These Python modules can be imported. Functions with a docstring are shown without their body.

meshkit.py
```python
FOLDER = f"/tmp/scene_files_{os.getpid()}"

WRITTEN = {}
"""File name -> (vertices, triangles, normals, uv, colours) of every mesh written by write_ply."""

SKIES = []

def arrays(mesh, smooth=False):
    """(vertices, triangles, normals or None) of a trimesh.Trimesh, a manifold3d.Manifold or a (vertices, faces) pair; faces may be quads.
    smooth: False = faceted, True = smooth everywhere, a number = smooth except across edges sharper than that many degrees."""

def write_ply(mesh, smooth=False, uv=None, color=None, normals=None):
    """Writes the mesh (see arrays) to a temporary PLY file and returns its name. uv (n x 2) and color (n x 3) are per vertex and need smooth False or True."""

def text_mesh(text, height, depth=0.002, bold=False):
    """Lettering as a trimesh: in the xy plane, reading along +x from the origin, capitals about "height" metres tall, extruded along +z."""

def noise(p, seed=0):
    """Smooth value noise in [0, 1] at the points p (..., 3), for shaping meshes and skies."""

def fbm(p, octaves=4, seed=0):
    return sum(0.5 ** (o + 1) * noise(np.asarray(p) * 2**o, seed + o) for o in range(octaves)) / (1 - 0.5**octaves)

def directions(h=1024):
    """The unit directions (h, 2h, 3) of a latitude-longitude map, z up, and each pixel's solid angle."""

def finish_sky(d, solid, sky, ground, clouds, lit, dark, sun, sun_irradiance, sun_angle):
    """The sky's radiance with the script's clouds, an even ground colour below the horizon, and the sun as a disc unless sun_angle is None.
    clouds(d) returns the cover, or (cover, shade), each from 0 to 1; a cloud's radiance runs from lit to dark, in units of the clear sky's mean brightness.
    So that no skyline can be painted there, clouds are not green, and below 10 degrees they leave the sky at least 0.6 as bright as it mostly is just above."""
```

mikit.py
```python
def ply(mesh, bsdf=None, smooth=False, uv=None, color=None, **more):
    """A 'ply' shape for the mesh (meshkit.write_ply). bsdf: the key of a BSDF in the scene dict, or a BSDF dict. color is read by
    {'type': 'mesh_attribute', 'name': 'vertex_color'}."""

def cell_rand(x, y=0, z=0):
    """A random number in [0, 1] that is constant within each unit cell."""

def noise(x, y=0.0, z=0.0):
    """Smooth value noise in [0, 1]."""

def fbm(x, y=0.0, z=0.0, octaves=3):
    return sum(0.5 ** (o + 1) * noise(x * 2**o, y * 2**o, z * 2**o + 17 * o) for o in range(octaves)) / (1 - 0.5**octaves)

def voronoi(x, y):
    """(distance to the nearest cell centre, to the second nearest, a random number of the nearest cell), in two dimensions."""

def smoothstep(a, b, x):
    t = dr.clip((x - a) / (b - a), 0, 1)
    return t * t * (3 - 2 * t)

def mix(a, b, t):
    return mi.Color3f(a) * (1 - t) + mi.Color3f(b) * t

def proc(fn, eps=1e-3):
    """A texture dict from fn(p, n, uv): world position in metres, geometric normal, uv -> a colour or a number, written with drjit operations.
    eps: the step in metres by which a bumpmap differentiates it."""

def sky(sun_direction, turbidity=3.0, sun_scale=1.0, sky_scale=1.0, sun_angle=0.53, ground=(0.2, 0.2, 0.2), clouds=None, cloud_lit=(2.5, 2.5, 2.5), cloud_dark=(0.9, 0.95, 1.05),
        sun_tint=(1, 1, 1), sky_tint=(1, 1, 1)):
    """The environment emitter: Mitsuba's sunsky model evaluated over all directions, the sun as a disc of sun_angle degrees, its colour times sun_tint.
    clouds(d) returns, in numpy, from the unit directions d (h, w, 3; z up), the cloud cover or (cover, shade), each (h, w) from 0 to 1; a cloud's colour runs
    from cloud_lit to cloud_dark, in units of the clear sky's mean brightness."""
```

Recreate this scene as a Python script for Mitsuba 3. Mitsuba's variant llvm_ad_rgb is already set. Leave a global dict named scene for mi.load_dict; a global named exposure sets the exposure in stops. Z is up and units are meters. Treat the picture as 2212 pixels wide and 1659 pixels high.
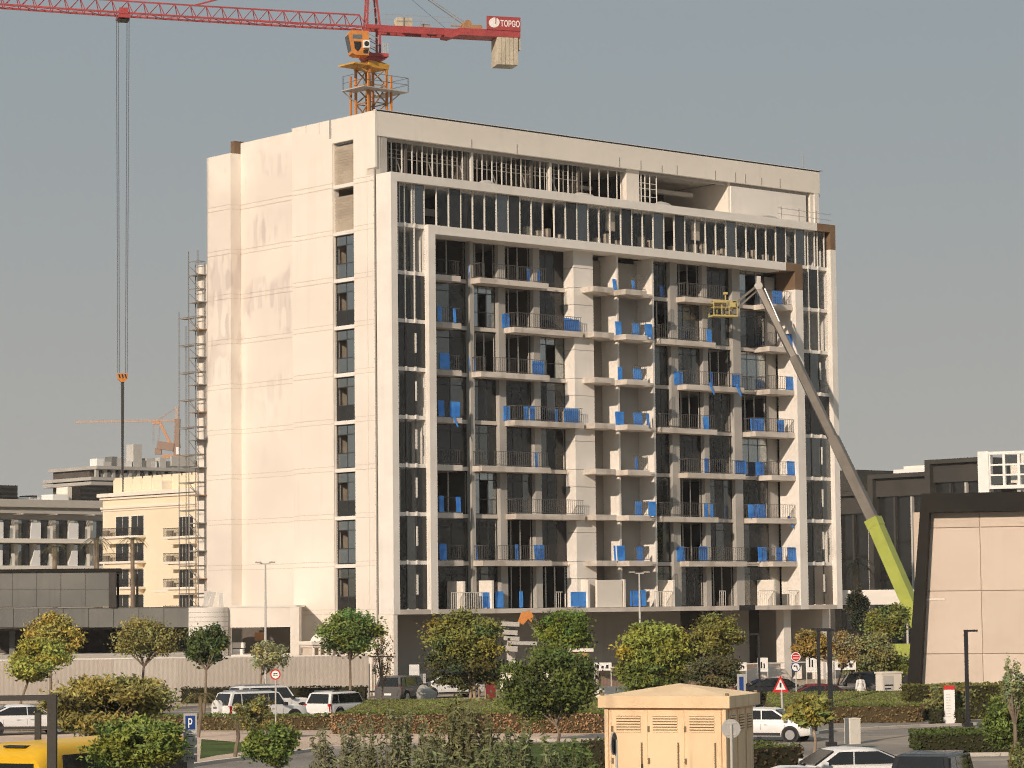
import math, random
import numpy as np, trimesh, mitsuba as mi, drjit as dr
import mikit, meshkit
from mikit import proc, noise, fbm, cell_rand, smoothstep, mix

scene, labels = {}, {}
T = mi.ScalarTransform4f
rng = np.random.default_rng(7)
random.seed(7)

# ---------------------------------------------------------------- camera, sky, exposure
EYE = np.array([0.0, 0.0, 6.0])
PITCH, ROLL = 0.0792, -0.0104
F_PX = 6022.7                       # focal length in pixels of a 2212 x 1659 picture
fwd = np.array([0, math.cos(PITCH), math.sin(PITCH)])
up0 = np.array([0, -math.sin(PITCH), math.cos(PITCH)])
RIGHT = np.array([math.cos(ROLL), 0, 0]) + math.sin(ROLL) * up0
UP = math.cos(ROLL) * up0 - np.array([math.sin(ROLL), 0, 0])
scene['camera'] = {'type': 'perspective', 'fov': 2 * math.degrees(math.atan(1106 / F_PX)), 'fov_axis': 'x', 'near_clip': 1.0, 'far_clip': 6000.0,
                   'to_world': T().look_at(origin=EYE.tolist(), target=(EYE + fwd).tolist(), up=UP.tolist())}
exposure = 1.2

TH = 0.7209                         # the tower's front runs away to the right at this angle
EU = np.array([math.cos(TH), math.sin(TH), 0]); EV = np.array([-math.sin(TH), math.cos(TH), 0])
SUN = -(0.865 * EU + 0.335 * EV) + np.array([0, 0, 0.37])


def haze_cover(d):
    """A hazy sky: greyer and paler towards the horizon, a little blue higher up."""
    el = np.degrees(np.arcsin(np.clip(d[..., 2], 0, 1)))
    t = np.clip(el / 14.0, 0, 1)
    return np.full(el.shape, 0.96), t * t * (3 - 2 * t)


scene['sky_light'] = mikit.sky(SUN.tolist(), turbidity=3, sun_scale=1.26, clouds=haze_cover,
                               cloud_lit=(2.46, 2.38, 2.20), cloud_dark=(1.84, 2.14, 2.30), sun_tint=(1.0, 1.10, 1.50), ground=(0.22, 0.19, 0.16))


def ray(px, py):
    """The direction through a pixel of the 2212 x 1659 picture: used once, to read places off the photograph as positions in metres."""
    x, y = (px - 1106) / F_PX, (829.5 - py) / F_PX
    return fwd + x * RIGHT + y * UP


def gp(px, py, z=0.0):
    d = ray(px, py)
    return EYE + d * ((z - EYE[2]) / d[2])


def at(px, py, depth):
    d = ray(px, py)
    return EYE + d * (depth / d[1])


# ---------------------------------------------------------------- naming and mesh helpers
_used = {}


def name(base):
    n = _used.get(base, 0)
    _used[base] = n + 1
    return base if n == 0 else f'{base}_{n:03d}'


def thing(base, label, category, group=None, kind=None):
    k = name(base)
    labels[k] = {'label': label, 'category': category}
    if group: labels[k]['group'] = group
    if kind: labels[k]['kind'] = kind
    return k


class MB:
    """Collects boxes, bars, tubes and faces into one mesh."""

    def __init__(s): s.v, s.f, s.n = [], [], 0

    def add(s, v, f):
        v = np.asarray(v, float); f = np.asarray(f, int)
        if f.shape[1] == 4: f = np.vstack([f[:, [0, 1, 2]], f[:, [0, 2, 3]]])
        s.v.append(v); s.f.append(f + s.n); s.n += len(v)
        return s

    def mesh(s, m): return s.add(m.vertices, m.faces)

    def box(s, x0, x1, y0, y1, z0, z1):
        v = [(x, y, z) for x in (x0, x1) for y in (y0, y1) for z in (z0, z1)]
        return s.add(v, BOXF)

    def bar(s, p, q, w, h=None, up=(0, 0, 1)):
        """A square beam from p to q, w wide across and h along 'up'."""
        p, q = np.asarray(p, float), np.asarray(q, float)
        h = h or w
        d = q - p; d = d / np.linalg.norm(d)
        up = np.asarray(up, float)
        if abs(d @ up) > 0.95: up = np.array([0, 1.0, 0]) if abs(d[1]) < 0.9 else np.array([1.0, 0, 0])
        a = np.cross(d, up); a /= np.linalg.norm(a); b = np.cross(a, d)
        v = [c + sx * a * w / 2 + sz * b * h / 2 for c in (p, q) for sx in (-1, 1) for sz in (-1, 1)]
        return s.add(v, BOXF)

    def tube(s, p, q, r, r2=None, n=8, caps=True):
        p, q = np.asarray(p, float), np.asarray(q, float)
        r2 = r if r2 is None else r2
        d = q - p; d = d / np.linalg.norm(d)
        up = np.array([0, 0, 1.0]) if abs(d[2]) < 0.9 else np.array([1.0, 0, 0])
        a = np.cross(d, up); a /= np.linalg.norm(a); b = np.cross(a, d)
        t = np.arange(n) * 2 * np.pi / n
        ring = np.cos(t)[:, None] * a + np.sin(t)[:, None] * b
        v = np.vstack([p + ring * r, q + ring * r2, [p], [q]])
        i = np.arange(n); j = (i + 1) % n
        f = np.vstack([np.stack([i, i + n, j + n], 1), np.stack([i, j + n, j], 1)])
        if caps: f = np.vstack([f, np.stack([i, j, i * 0 + 2 * n], 1), np.stack([j + n, i + n, i * 0 + 2 * n + 1], 1)])
        return s.add(v, f)

    def prism(s, poly, d, origin=(0, 0, 0), ax=(1, 0, 0), ay=(0, 0, 1)):
        """The polygon (in the axes ax, ay) pushed along ax x ay... by the vector d."""
        g = trimesh.creation.triangulate_polygon(__import__('shapely').Polygon(poly), engine='earcut')
        pv, pf = np.asarray(g[0]), np.asarray(g[1])
        o, ax, ay, d = (np.asarray(t, float) for t in (origin, ax, ay, d))
        base = o + pv[:, :1] * ax + pv[:, 1:2] * ay
        P = np.asarray(poly, float); n = len(P)
        ring = o + P[:, :1] * ax + P[:, 1:2] * ay
        i = np.arange(n); j = (i + 1) % n
        s.add(base, pf[:, ::-1]); s.add(base + d, pf)
        return s.add(np.vstack([ring, ring + d]), np.stack([i, j, j + n, i + n], 1))

    def get(s, M=None):
        v, f = np.vstack(s.v), np.vstack(s.f)
        if M is not None: v = v @ M[:3, :3].T + M[:3, 3]
        return v, f


BOXF = np.array([[0, 1, 3], [0, 3, 2], [4, 6, 7], [4, 7, 5], [0, 4, 5], [0, 5, 1], [2, 3, 7], [2, 7, 6], [0, 2, 6], [0, 6, 4], [1, 5, 7], [1, 7, 3]])
UNIT = mikit.ply((np.array([[x, y, z] for x in (0, 1) for y in (0, 1) for z in (0, 1)], float), BOXF))


def ref(m): return {'type': 'ref', 'id': m}


def part(parent, base, mb, mat, M=None, smooth=False, color=None, kind=None, label=None):
    """One mesh of the scene under its parent (or at top level when the parent is None and base is a key)."""
    k = base if parent is None else name(f'{parent}__{base}')
    v, f = mb.get(M) if isinstance(mb, MB) else mb
    if isinstance(mb, tuple) and M is not None: v = v @ M[:3, :3].T + M[:3, 3]
    scene[k] = mikit.ply((v, f), mat, smooth=smooth, color=color)
    if kind: labels.setdefault(k, {})['kind'] = kind
    if label: labels.setdefault(k, {})['label'] = label
    return k


def boxp(parent, base, lo, hi, mat, M=None, label=None):
    """A box part that shares one unit-cube file."""
    k = name(f'{parent}__{base}') if parent else base
    lo, hi = np.asarray(lo, float), np.asarray(hi, float)
    m = np.eye(4); m[:3, :3] = np.diag(hi - lo); m[:3, 3] = lo
    if M is not None: m = M @ m
    scene[k] = {**UNIT, 'bsdf': ref(mat), 'to_world': T(m)}
    if label: labels.setdefault(k, {})['label'] = label
    return k


def frame(o, rz=0.0):
    c, s = math.cos(rz), math.sin(rz)
    m = np.eye(4); m[:3, :3] = [[c, -s, 0], [s, c, 0], [0, 0, 1]]; m[:3, 3] = o
    return m


# ---------------------------------------------------------------- materials
def pr(color, rough=0.7, **k):
    c = color if isinstance(color, dict) else {'type': 'rgb', 'value': list(color)}
    return {'type': 'twosided', 'bsdf': {'type': 'principled', 'base_color': c, 'roughness': rough, 'specular': k.pop('spec', 0.3), **k}}


def mat(key, color, rough=0.7, **k):
    scene[key] = pr(color, rough, **k)
    return key


def mottled(c0, c1, sx=0.6, sz=0.6, amt=1.0, streak=0.0):
    """A colour that wanders between two tones, with faint vertical streaks of dirt."""
    def fn(p, n, uv):
        h = p.x * 0.9 - p.y * 0.22
        t = fbm(h * sx, p.z * sz, (p.x - p.y) * sx * 0.3, 4)
        t = smoothstep(0.3, 0.7, t) * amt
        if streak:
            s = fbm(h * 3.1, p.z * 0.22, 0.0, 3)
            t = dr.clip(t + smoothstep(0.56, 0.78, s) * streak, 0, 1)
        return mix(c0, c1, t)
    return proc(fn)


mat('mat_wall', mottled((0.80, 0.745, 0.665), (0.71, 0.65, 0.58), 0.10, 0.22, 0.55, 0.22), 0.85)


def patched_render(p, n, uv):
    """White render with rubbed-down patches: short upright grey strokes gathered in bands, most of them high on the wall."""
    h = p.x * 0.9 - p.y * 0.22
    base = mix((0.80, 0.745, 0.665), (0.725, 0.66, 0.59), smoothstep(0.3, 0.7, fbm(h * 0.22, p.z * 0.2, 0.0, 4)))
    zone = smoothstep(0.42, 0.6, fbm(h * 0.33 + 3.0, p.z * 0.42, 5.0, 3)) * smoothstep(17.0, 27.0, p.z) + 0.25 * smoothstep(0.55, 0.7, fbm(h * 0.3, p.z * 0.3, 9.0, 3))
    stroke = smoothstep(0.45, 0.62, noise(h * 2.7, p.z * 0.6, 1.0)) * 0.75 + smoothstep(0.5, 0.75, noise(h * 5.0, p.z * 0.9, 2.0)) * 0.4
    return mix(base, (0.55, 0.48, 0.44), dr.clip(zone * stroke * 0.55, 0, 1))


mat('mat_wall_b', proc(patched_render), 0.85)
mat('mat_joint', (0.60, 0.55, 0.48), 0.9)
mat('mat_frame', mottled((0.80, 0.76, 0.70), (0.70, 0.66, 0.60), 0.3, 0.8, 0.6, 0.3), 0.8)
mat('mat_parapet', mottled((0.80, 0.75, 0.67), (0.72, 0.67, 0.59), 0.25, 0.4, 0.6, 0.35), 0.85)
mat('mat_slab', mottled((0.66, 0.60, 0.53), (0.44, 0.39, 0.335), 0.9, 1.6, 0.7, 0.5), 0.9)
mat('mat_concrete', mottled((0.44, 0.42, 0.39), (0.33, 0.315, 0.29), 0.35, 0.5, 0.9, 0.4), 0.9)
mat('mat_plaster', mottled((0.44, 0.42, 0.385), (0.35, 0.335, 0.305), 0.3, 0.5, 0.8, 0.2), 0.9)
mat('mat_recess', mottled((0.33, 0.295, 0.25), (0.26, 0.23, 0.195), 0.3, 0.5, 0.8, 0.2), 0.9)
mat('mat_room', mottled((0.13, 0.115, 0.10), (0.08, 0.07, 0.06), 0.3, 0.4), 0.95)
mat('mat_brown', mottled((0.22, 0.145, 0.085), (0.17, 0.11, 0.065), 1.0, 1.0), 0.8)
mat('mat_board', mottled((0.46, 0.395, 0.31), (0.36, 0.305, 0.24), 0.8, 3.0), 0.9)
mat('mat_dark', (0.03, 0.03, 0.03), 0.45)
mat('mat_mullion', (0.70, 0.67, 0.61), 0.5)
mat('mat_frame_dark', (0.035, 0.035, 0.035), 0.45)
mat('mat_steel', (0.33, 0.31, 0.28), 0.5)
mat('mat_rail', (0.10, 0.095, 0.09), 0.5)
mat('mat_galv', (0.50, 0.48, 0.44), 0.45)
mat('mat_blue', mottled((0.035, 0.20, 0.66), (0.07, 0.30, 0.80), 2.2, 2.6, 1.0, 0.3), 0.4)
mat('mat_white_paint', (0.80, 0.79, 0.76), 0.5)
scene['mat_pane'] = {'type': 'blendbsdf', 'weight': 0.025, 'a': {'type': 'thindielectric', 'int_ior': 1.25}, 'b': {'type': 'twosided', 'bsdf': {'type': 'roughconductor', 'material': 'none', 'alpha': 0.03,
                     'specular_reflectance': {'type': 'rgb', 'value': [0.85, 0.88, 0.86]}}}}
scene['mat_pane_mirror'] = {'type': 'blendbsdf', 'weight': 0.42, 'a': pr((0.03, 0.032, 0.03), 0.2), 'b': {'type': 'twosided', 'bsdf': {'type': 'roughconductor', 'material': 'none', 'alpha': 0.02,
                            'specular_reflectance': {'type': 'rgb', 'value': [0.82, 0.88, 0.88]}}}}
scene['mat_pane_mid'] = {'type': 'blendbsdf', 'weight': 0.16, 'a': pr((0.02, 0.02, 0.019), 0.2), 'b': {'type': 'twosided', 'bsdf': {'type': 'roughconductor', 'material': 'none', 'alpha': 0.03,
                         'specular_reflectance': {'type': 'rgb', 'value': [0.80, 0.84, 0.83]}}}}
scene['mat_pane_dark'] = pr((0.018, 0.018, 0.017), 0.12, spec=0.6)


def wavy(bsdf, scale, f):
    """Panes are never quite flat: what they mirror bends a little."""
    return {'type': 'bumpmap', 'arbitrary': proc(lambda p, n, uv: fbm((p.x + p.y) * f, p.z * f, 0.0, 2), 0.02), 'scale': scale, 'bsdf': bsdf}
# ---------------------------------------------------------------- the apartment block under construction
MT = np.eye(4); MT[:3, 0], MT[:3, 1], MT[:3, 3] = EU, EV, (-8.108, 188.204, 0)   # u along the front, v into the building, z up
AB = thing('apartment_building', 'large unfinished apartment block with blank white side wall and open balconies under the red crane', 'apartment building')
ZK = lambda k: 5.79 + 3.3 * k


def bb(base, u0, u1, v0, v1, z0, z1, m, parent=AB): return boxp(parent, base, (u0, v0, z0), (u1, v1, z1), m, MT)
def bm(base, mb, m, parent=AB, **k): return part(parent, base, mb, m, MT, **k)


# side wall: core, then rendered panels and floor bands standing proud of it with open joints
J = 0.035
core = MB().box(0.05, 0.5, 1.72, 4.1, 0, 39.9).box(0.05, 0.5, 6.53, 11.2, 0, 39.9).box(1.15, 1.6, 11.2, 18.95, 0, 39.9).box(0.25, 1.6, 19.0, 21.95, 0, 39.2)
core.box(0.05, 1.6, 11.0, 11.2, 0, 39.9).box(0.05, 0.5, 4.1, 6.53, 38.3, 39.9)
SW = bm('side_wall', core, 'mat_joint')


def wall_zone(u, v0, v1, ztop, th, kmin=-1, m='mat_wall', faces=None):
    for k in range(kmin, 10):
        z0 = ZK(k) if k >= 0 else 0.0
        z1 = ZK(k + 1) - 0.33 if k < 9 else ztop
        if k == 9 and z1 <= z0: continue
        bb('panel', u, u + th, v0, v1, z0 + (J if k >= 0 else 0), z1, m, SW)
        if k < 9: bb('floor_band', u - 0.002, u + th, v0, v1, z1 + J, ZK(k + 1), m, SW)


wall_zone(0.0, 1.75, 2.6, 35.6, 0.12)
wall_zone(0.0, 2.63, 4.12, 35.48, 0.12)
bb('panel', 0.0, 0.12, 2.63, 4.12, 35.53, 40.0, 'mat_wall', SW)
bb('panel', -0.06, 0.12, 1.62, 2.56, 36.05, 40.0, 'mat_wall', SW)
wall_zone(0.0, 6.51, 11.2, 40.02, 0.12)
wall_zone(1.1, 11.2, 18.95, 40.1, 0.12, m='mat_wall_b')
wall_zone(0.2, 18.97, 21.98, 39.3, 1.0, m='mat_wall_b')
bb('panel', 0.0, 0.12, 4.12, 6.51, 38.32, 40.0, 'mat_wall', SW)
# reveals of the window strip and its sills
bb('reveal', 0.12, 0.55, 4.10, 4.16, 0, 38.3, 'mat_wall', SW)
bb('reveal', 0.12, 0.55, 6.47, 6.53, 0, 38.3, 'mat_wall', SW)
for k in range(0, 11):
    z = 5.79 + 3.3 * k - 0.28
    if k < 10: bb('sill', 0.03, 0.5, 4.16, 6.47, z - 0.13, z + 0.13, 'mat_frame', SW)
# notches in the wall head show the dark membrane behind
bb('notch', -0.01, 0.1, 6.6, 6.85, 38.7, 40.03, 'mat_concrete', SW); bb('notch', -0.01, 0.1, 7.95, 8.03, 39.2, 40.035, 'mat_joint', SW)
bb('notch', -0.01, 0.1, 9.5, 9.56, 39.5, 40.035, 'mat_joint', SW)
DP = MB().tube((-0.07, 1.70, 0.4), (-0.07, 1.70, 36.0), 0.055)
for z in np.arange(3, 36, 3.3): DP.box(-0.13, 0.0, 1.63, 1.77, z, z + 0.08)
bm('downpipe', DP, 'mat_steel')

for k in range(-1, 10):
    z0, z1 = (ZK(k) - 0.14 if k >= 0 else 2.0), ZK(k + 1) - 0.42
    if k >= 8:
        w = bm('boarded_window', MB().box(0.22, 0.3, 4.16, 6.47, z0, z1 - (0.3 if k == 9 else 0.55)), 'mat_board')
        n = int((z1 - z0 - 0.7) / 0.19)
        for i in range(n):
            bb('slat', 0.18, 0.24, 4.5, 6.15, z0 + 0.2 + i * 0.19, z0 + 0.2 + i * 0.19 + 0.15, 'mat_board', w)
        continue
    w = bm('stair_window', MB().box(0.26, 0.34, 4.16, 4.24, z0, z1).box(0.26, 0.34, 6.39, 6.47, z0, z1).box(0.26, 0.34, 4.24, 6.39, z0, z0 + 0.08).box(0.26, 0.34, 4.24, 6.39, z1 - 0.08, z1)
           .box(0.27, 0.33, 5.27, 5.35, z0 + .08, z1 - .08).box(0.27, 0.33, 4.24, 5.27, z1 - 0.72, z1 - 0.66).box(0.27, 0.33, 5.35, 6.39, z1 - 0.72, z1 - 0.66)
           .box(0.27, 0.33, 4.24, 5.27, z0 + 1.02, z0 + 1.08).box(0.27, 0.33, 5.35, 6.39, z0 + 1.02, z0 + 1.08), 'mat_frame_dark')
    for c, (a, b) in enumerate(((4.24, 5.27), (5.35, 6.39))):
        for r, (lo, hi) in enumerate(((z0 + .08, z0 + 1.02), (z0 + 1.08, z1 - .72), (z1 - .66, z1 - .08))):
            if r == 1 and c == 1: continue                       # an open sash
            bb('pane', 0.29, 0.31, a, b, lo, hi, 'mat_pane_mirror' if (r == 2 or (r == 0 and k % 2)) else 'mat_pane_dark' if r == 0 else 'mat_pane_mirror', w)
# the stair room behind the strip, with a board wall that catches the sun through the open sashes
bm('stair_room', MB().box(2.6, 2.7, 3.6, 7.2, 0, 38.2).box(0.5, 2.6, 3.9, 4.0, 0, 38.2).box(0.5, 2.6, 6.6, 6.7, 0, 38.2), 'mat_board')
ld = MB()
for k in range(0, 10): ld.box(0.5, 2.6, 4.0, 6.6, ZK(k) - 0.3, ZK(k))
bm('stair_landing', ld, 'mat_concrete')

# outer and inner portal frames
OF = bm('outer_frame', MB().box(0, 0.55, 0, 1.62, 5.46, 35.55).box(0.55, 42.72, 0, 1.62, 34.95, 35.55).box(44.22, 44.82, 0, 1.62, 5.46, 33.58), 'mat_frame')
bm('unpainted_frame_corner', MB().box(42.72, 44.82, 0, 1.62, 34.95, 35.55).box(44.22, 44.82, 0, 1.62, 33.58, 34.95), 'mat_brown', OF, label='bare brown corner of the outer frame not yet painted')
IF = bm('inner_frame', MB().box(3.28, 3.9, 0, 2.0, 5.46, 32.18).box(3.9, 39.1, 0, 2.0, 31.57, 32.18).box(40.1, 40.95, 0, 2.0, 5.46, 30.15), 'mat_frame')
bm('unpainted_frame_corner', MB().box(39.1, 40.95, 0, 2.0, 31.57, 32.18).box(40.1, 40.95, 0, 2.0, 30.15, 31.57), 'mat_brown', IF, label='bare brown corner of the inner frame not yet painted')

# floors and cross walls inside
for k in range(0, 10):
    bb('floor_slab', 1.65, 44.2, 2.12, 18.9, ZK(k) - 0.3, ZK(k), 'mat_concrete')
bb('roof_slab', 1.65, 44.7, 1.95, 20, 38.3, 38.6, 'mat_concrete')
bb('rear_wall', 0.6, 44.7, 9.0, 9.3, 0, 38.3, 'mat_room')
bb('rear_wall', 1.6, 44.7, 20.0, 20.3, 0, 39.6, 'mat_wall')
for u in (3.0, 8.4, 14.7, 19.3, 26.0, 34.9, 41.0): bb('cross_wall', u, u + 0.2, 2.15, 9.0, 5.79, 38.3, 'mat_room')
bb('end_wall', 44.3, 44.8, 1.65, 20.3, 0, 39.9, 'mat_frame')

# glazed strips between the two frames
PK = ['mat_pane_dark', 'mat_pane', 'mat_pane', 'mat_pane_mid', 'mat_pane_dark', 'mat_pane']
for (u0, u1, m1, m2) in ((0.55, 3.28, 1.50, 2.36), (40.95, 44.22, 42.05, 43.15)):
    for k in range(0, 9):
        z0, z1 = ZK(k), ZK(k + 1) - 0.26
        if k == 8: z1 = 34.95
        lo = k >= 6
        g = bb('spandrel', u0, u1, 0.42, 0.75, ZK(k) - 0.26, ZK(k), 'mat_frame')
        boxp(g, 'bracket', (m1 - .06, 0.30, ZK(k) - 0.24), (m1 + .06, 0.42, ZK(k) + 0.05), 'mat_mullion', MT)
        boxp(g, 'bracket', (m2 - .06, 0.30, ZK(k) - 0.24), (m2 + .06, 0.42, ZK(k) + 0.05), 'mat_mullion', MT)
        for m in (m1, m2):
            bb('mullion', m - 0.03, m + 0.03, 0.38, 0.5, z0 + .0, z1, 'mat_mullion' if lo else 'mat_frame_dark')
        if not lo: bb('window_fin', m2 - 0.06, m2 + 0.05, 0.30, 0.378, z0 + 1.0, z0 + 2.35, 'mat_mullion')  # white piece stands in for the sunlit stretch of the mullion
        if k == 8: continue
        for (a, b) in ((u0, m1 - .03), (m1 + .03, m2 - .03), (m2 + .03, u1)):
            bb('pane', a, b, 0.44, 0.455, z0, z1, PK[int(rng.integers(6))] if k > 0 or u0 < 1 else 'mat_board_glass')
    bb('strip_floor', u0, u1, 0.75, 2.12, 5.49, 5.79, 'mat_concrete')
    for k in range(1, 10): bb('strip_floor', u0, u1, 0.75, 2.12, ZK(k) - 0.3, ZK(k), 'mat_concrete')
    for k in (2, 4, 7):
        bb('inner_column', u0 + .75, u0 + 1.15, 1.3, 1.7, ZK(k), ZK(k + 1) - .3, 'mat_plaster')
scene['mat_board_glass'] = pr(mottled((0.20, 0.175, 0.145), (0.14, 0.12, 0.10), 0.4, 0.6), 0.5)
bb('strip_floor', 3.28, 40.95, 0.75, 2.12, 32.19, 32.34, 'mat_concrete')

# the curtain wall of the ninth floor
MU = [u for u in 4.35 + 1.099 * np.arange(-4, 40) if 0.7 < u < 44.1]
for u in MU: bb('mullion', u - 0.03, u + 0.03, 0.36, 0.50, 32.18, 34.95, 'mat_mullion')
ed = [0.55] + MU + [44.22]
for i in range(len(ed) - 1):
    if i in (3, 13, 24): continue                       # not yet glazed
    bb('pane', ed[i] + .03, ed[i + 1] - .03, 0.42, 0.435, 32.22, 34.95, 'mat_pane_mid' if i % 7 == 2 else 'mat_pane' if i % 5 else 'mat_pane_dark')
for i in (19, 27, 36): bb('hung_panel', ed[i] + .1, ed[i + 1] - .12, 0.9, 0.98, 32.9 if i == 36 else 33.3, 34.4 if i == 36 else 34.7, 'mat_galv' if i == 36 else 'mat_board')
BX = MB()
for i in range(26):
    u = 12 + i * 1.12 + rng.uniform(-.2, .2); w = rng.uniform(.25, .5)
    BX.box(u, u + w, 0.9, 1.3, 32.34, 32.34 + rng.uniform(.3, .8))
bm('stacked_boxes', BX, 'mat_board', kind='stuff')
bb('ceiling_opening', 6.9, 9.9, 5.0, 5.1, 33.7, 34.2, 'mat_white_paint')  # solid white panel painted as daylight showing through from the far side

# ------------------------------------------------ the balcony zone
COL = [(8.27, 8.62), (11.02, 11.66), (14.34, 14.95), (28.1, 28.86), (31.5, 32.02), (34.76, 35.6)]
for i, (a, b) in enumerate(COL):
    bm('column', MB().box(a, b, 1.62 if b - a > .5 else 1.5, 2.25, 5.79, 31.57), 'mat_plaster')
BAY = {'b1': (3.9, 8.27), 'b2': (8.62, 11.02), 'b3': (11.66, 14.34), 'b4': (14.95, 17.62), 'b8': (25.85, 28.1), 'b9': (28.86, 31.5), 'b10': (32.02, 34.76), 'b11': (35.6, 38.75)}


def door(u0, u1, k, kind):
    z0, z1 = ZK(k), ZK(k + 1) - 0.3
    v = 2.0
    n = 3 if (u1 - u0) > 2.2 else 2
    w = MB().box(u0, u1, v, v + .08, z1 - .07, z1).box(u0, u0 + .06, v, v + .08, z0, z1 - .07).box(u1 - .06, u1, v, v + .08, z0, z1 - .07)
    xs = np.linspace(u0 + .03, u1 - .03, n + 1)
    full = kind != 'bare'
    if full:
        w.box(u0 + .06, u1 - .06, v + .005, v + .075, z1 - .62, z1 - .56).box(u0 + .06, u1 - .06, v + .005, v + .075, z0, z0 + .06)
        for x in xs[1:-1]: w.box(x - .03, x + .03, v + .005, v + .075, z0 + .06, z1 - .07)
    d = bm('balcony_door', w, 'mat_frame_dark')
    if not full:
        for x in xs[1:-1]: bb('stud', x - .035, x + .035, v + .3, v + .36, z0, z1, 'mat_galv', d)
        return
    for i in range(n):
        a, b = xs[i] + .03, xs[i + 1] - .03
        op = kind == 'open' and i == n // 2
        m = {'mirror': 'mat_pane_mirror', 'open': 'mat_pane_mirror', 'dark': 'mat_pane_dark', 'clear': 'mat_pane'}[kind]
        if kind in ('dark', 'clear') and rng.random() < .3: m = 'mat_pane_mid'
        boxp(d, 'pane', (a, v + .03, z1 - .56), (b, v + .045, z1 - .07), m, MT)
        if not op: boxp(d, 'pane', (a, v + .03, z0 + .06), (b, v + .045, z1 - .62), m, MT)
    if kind in ('mirror', 'open'):
        for i in range(n):
            bb('rail', xs[i] + .03, xs[i + 1] - .03, v + .01, v + .07, z0 + 1.05, z0 + 1.1, 'mat_frame_dark', d)


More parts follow.
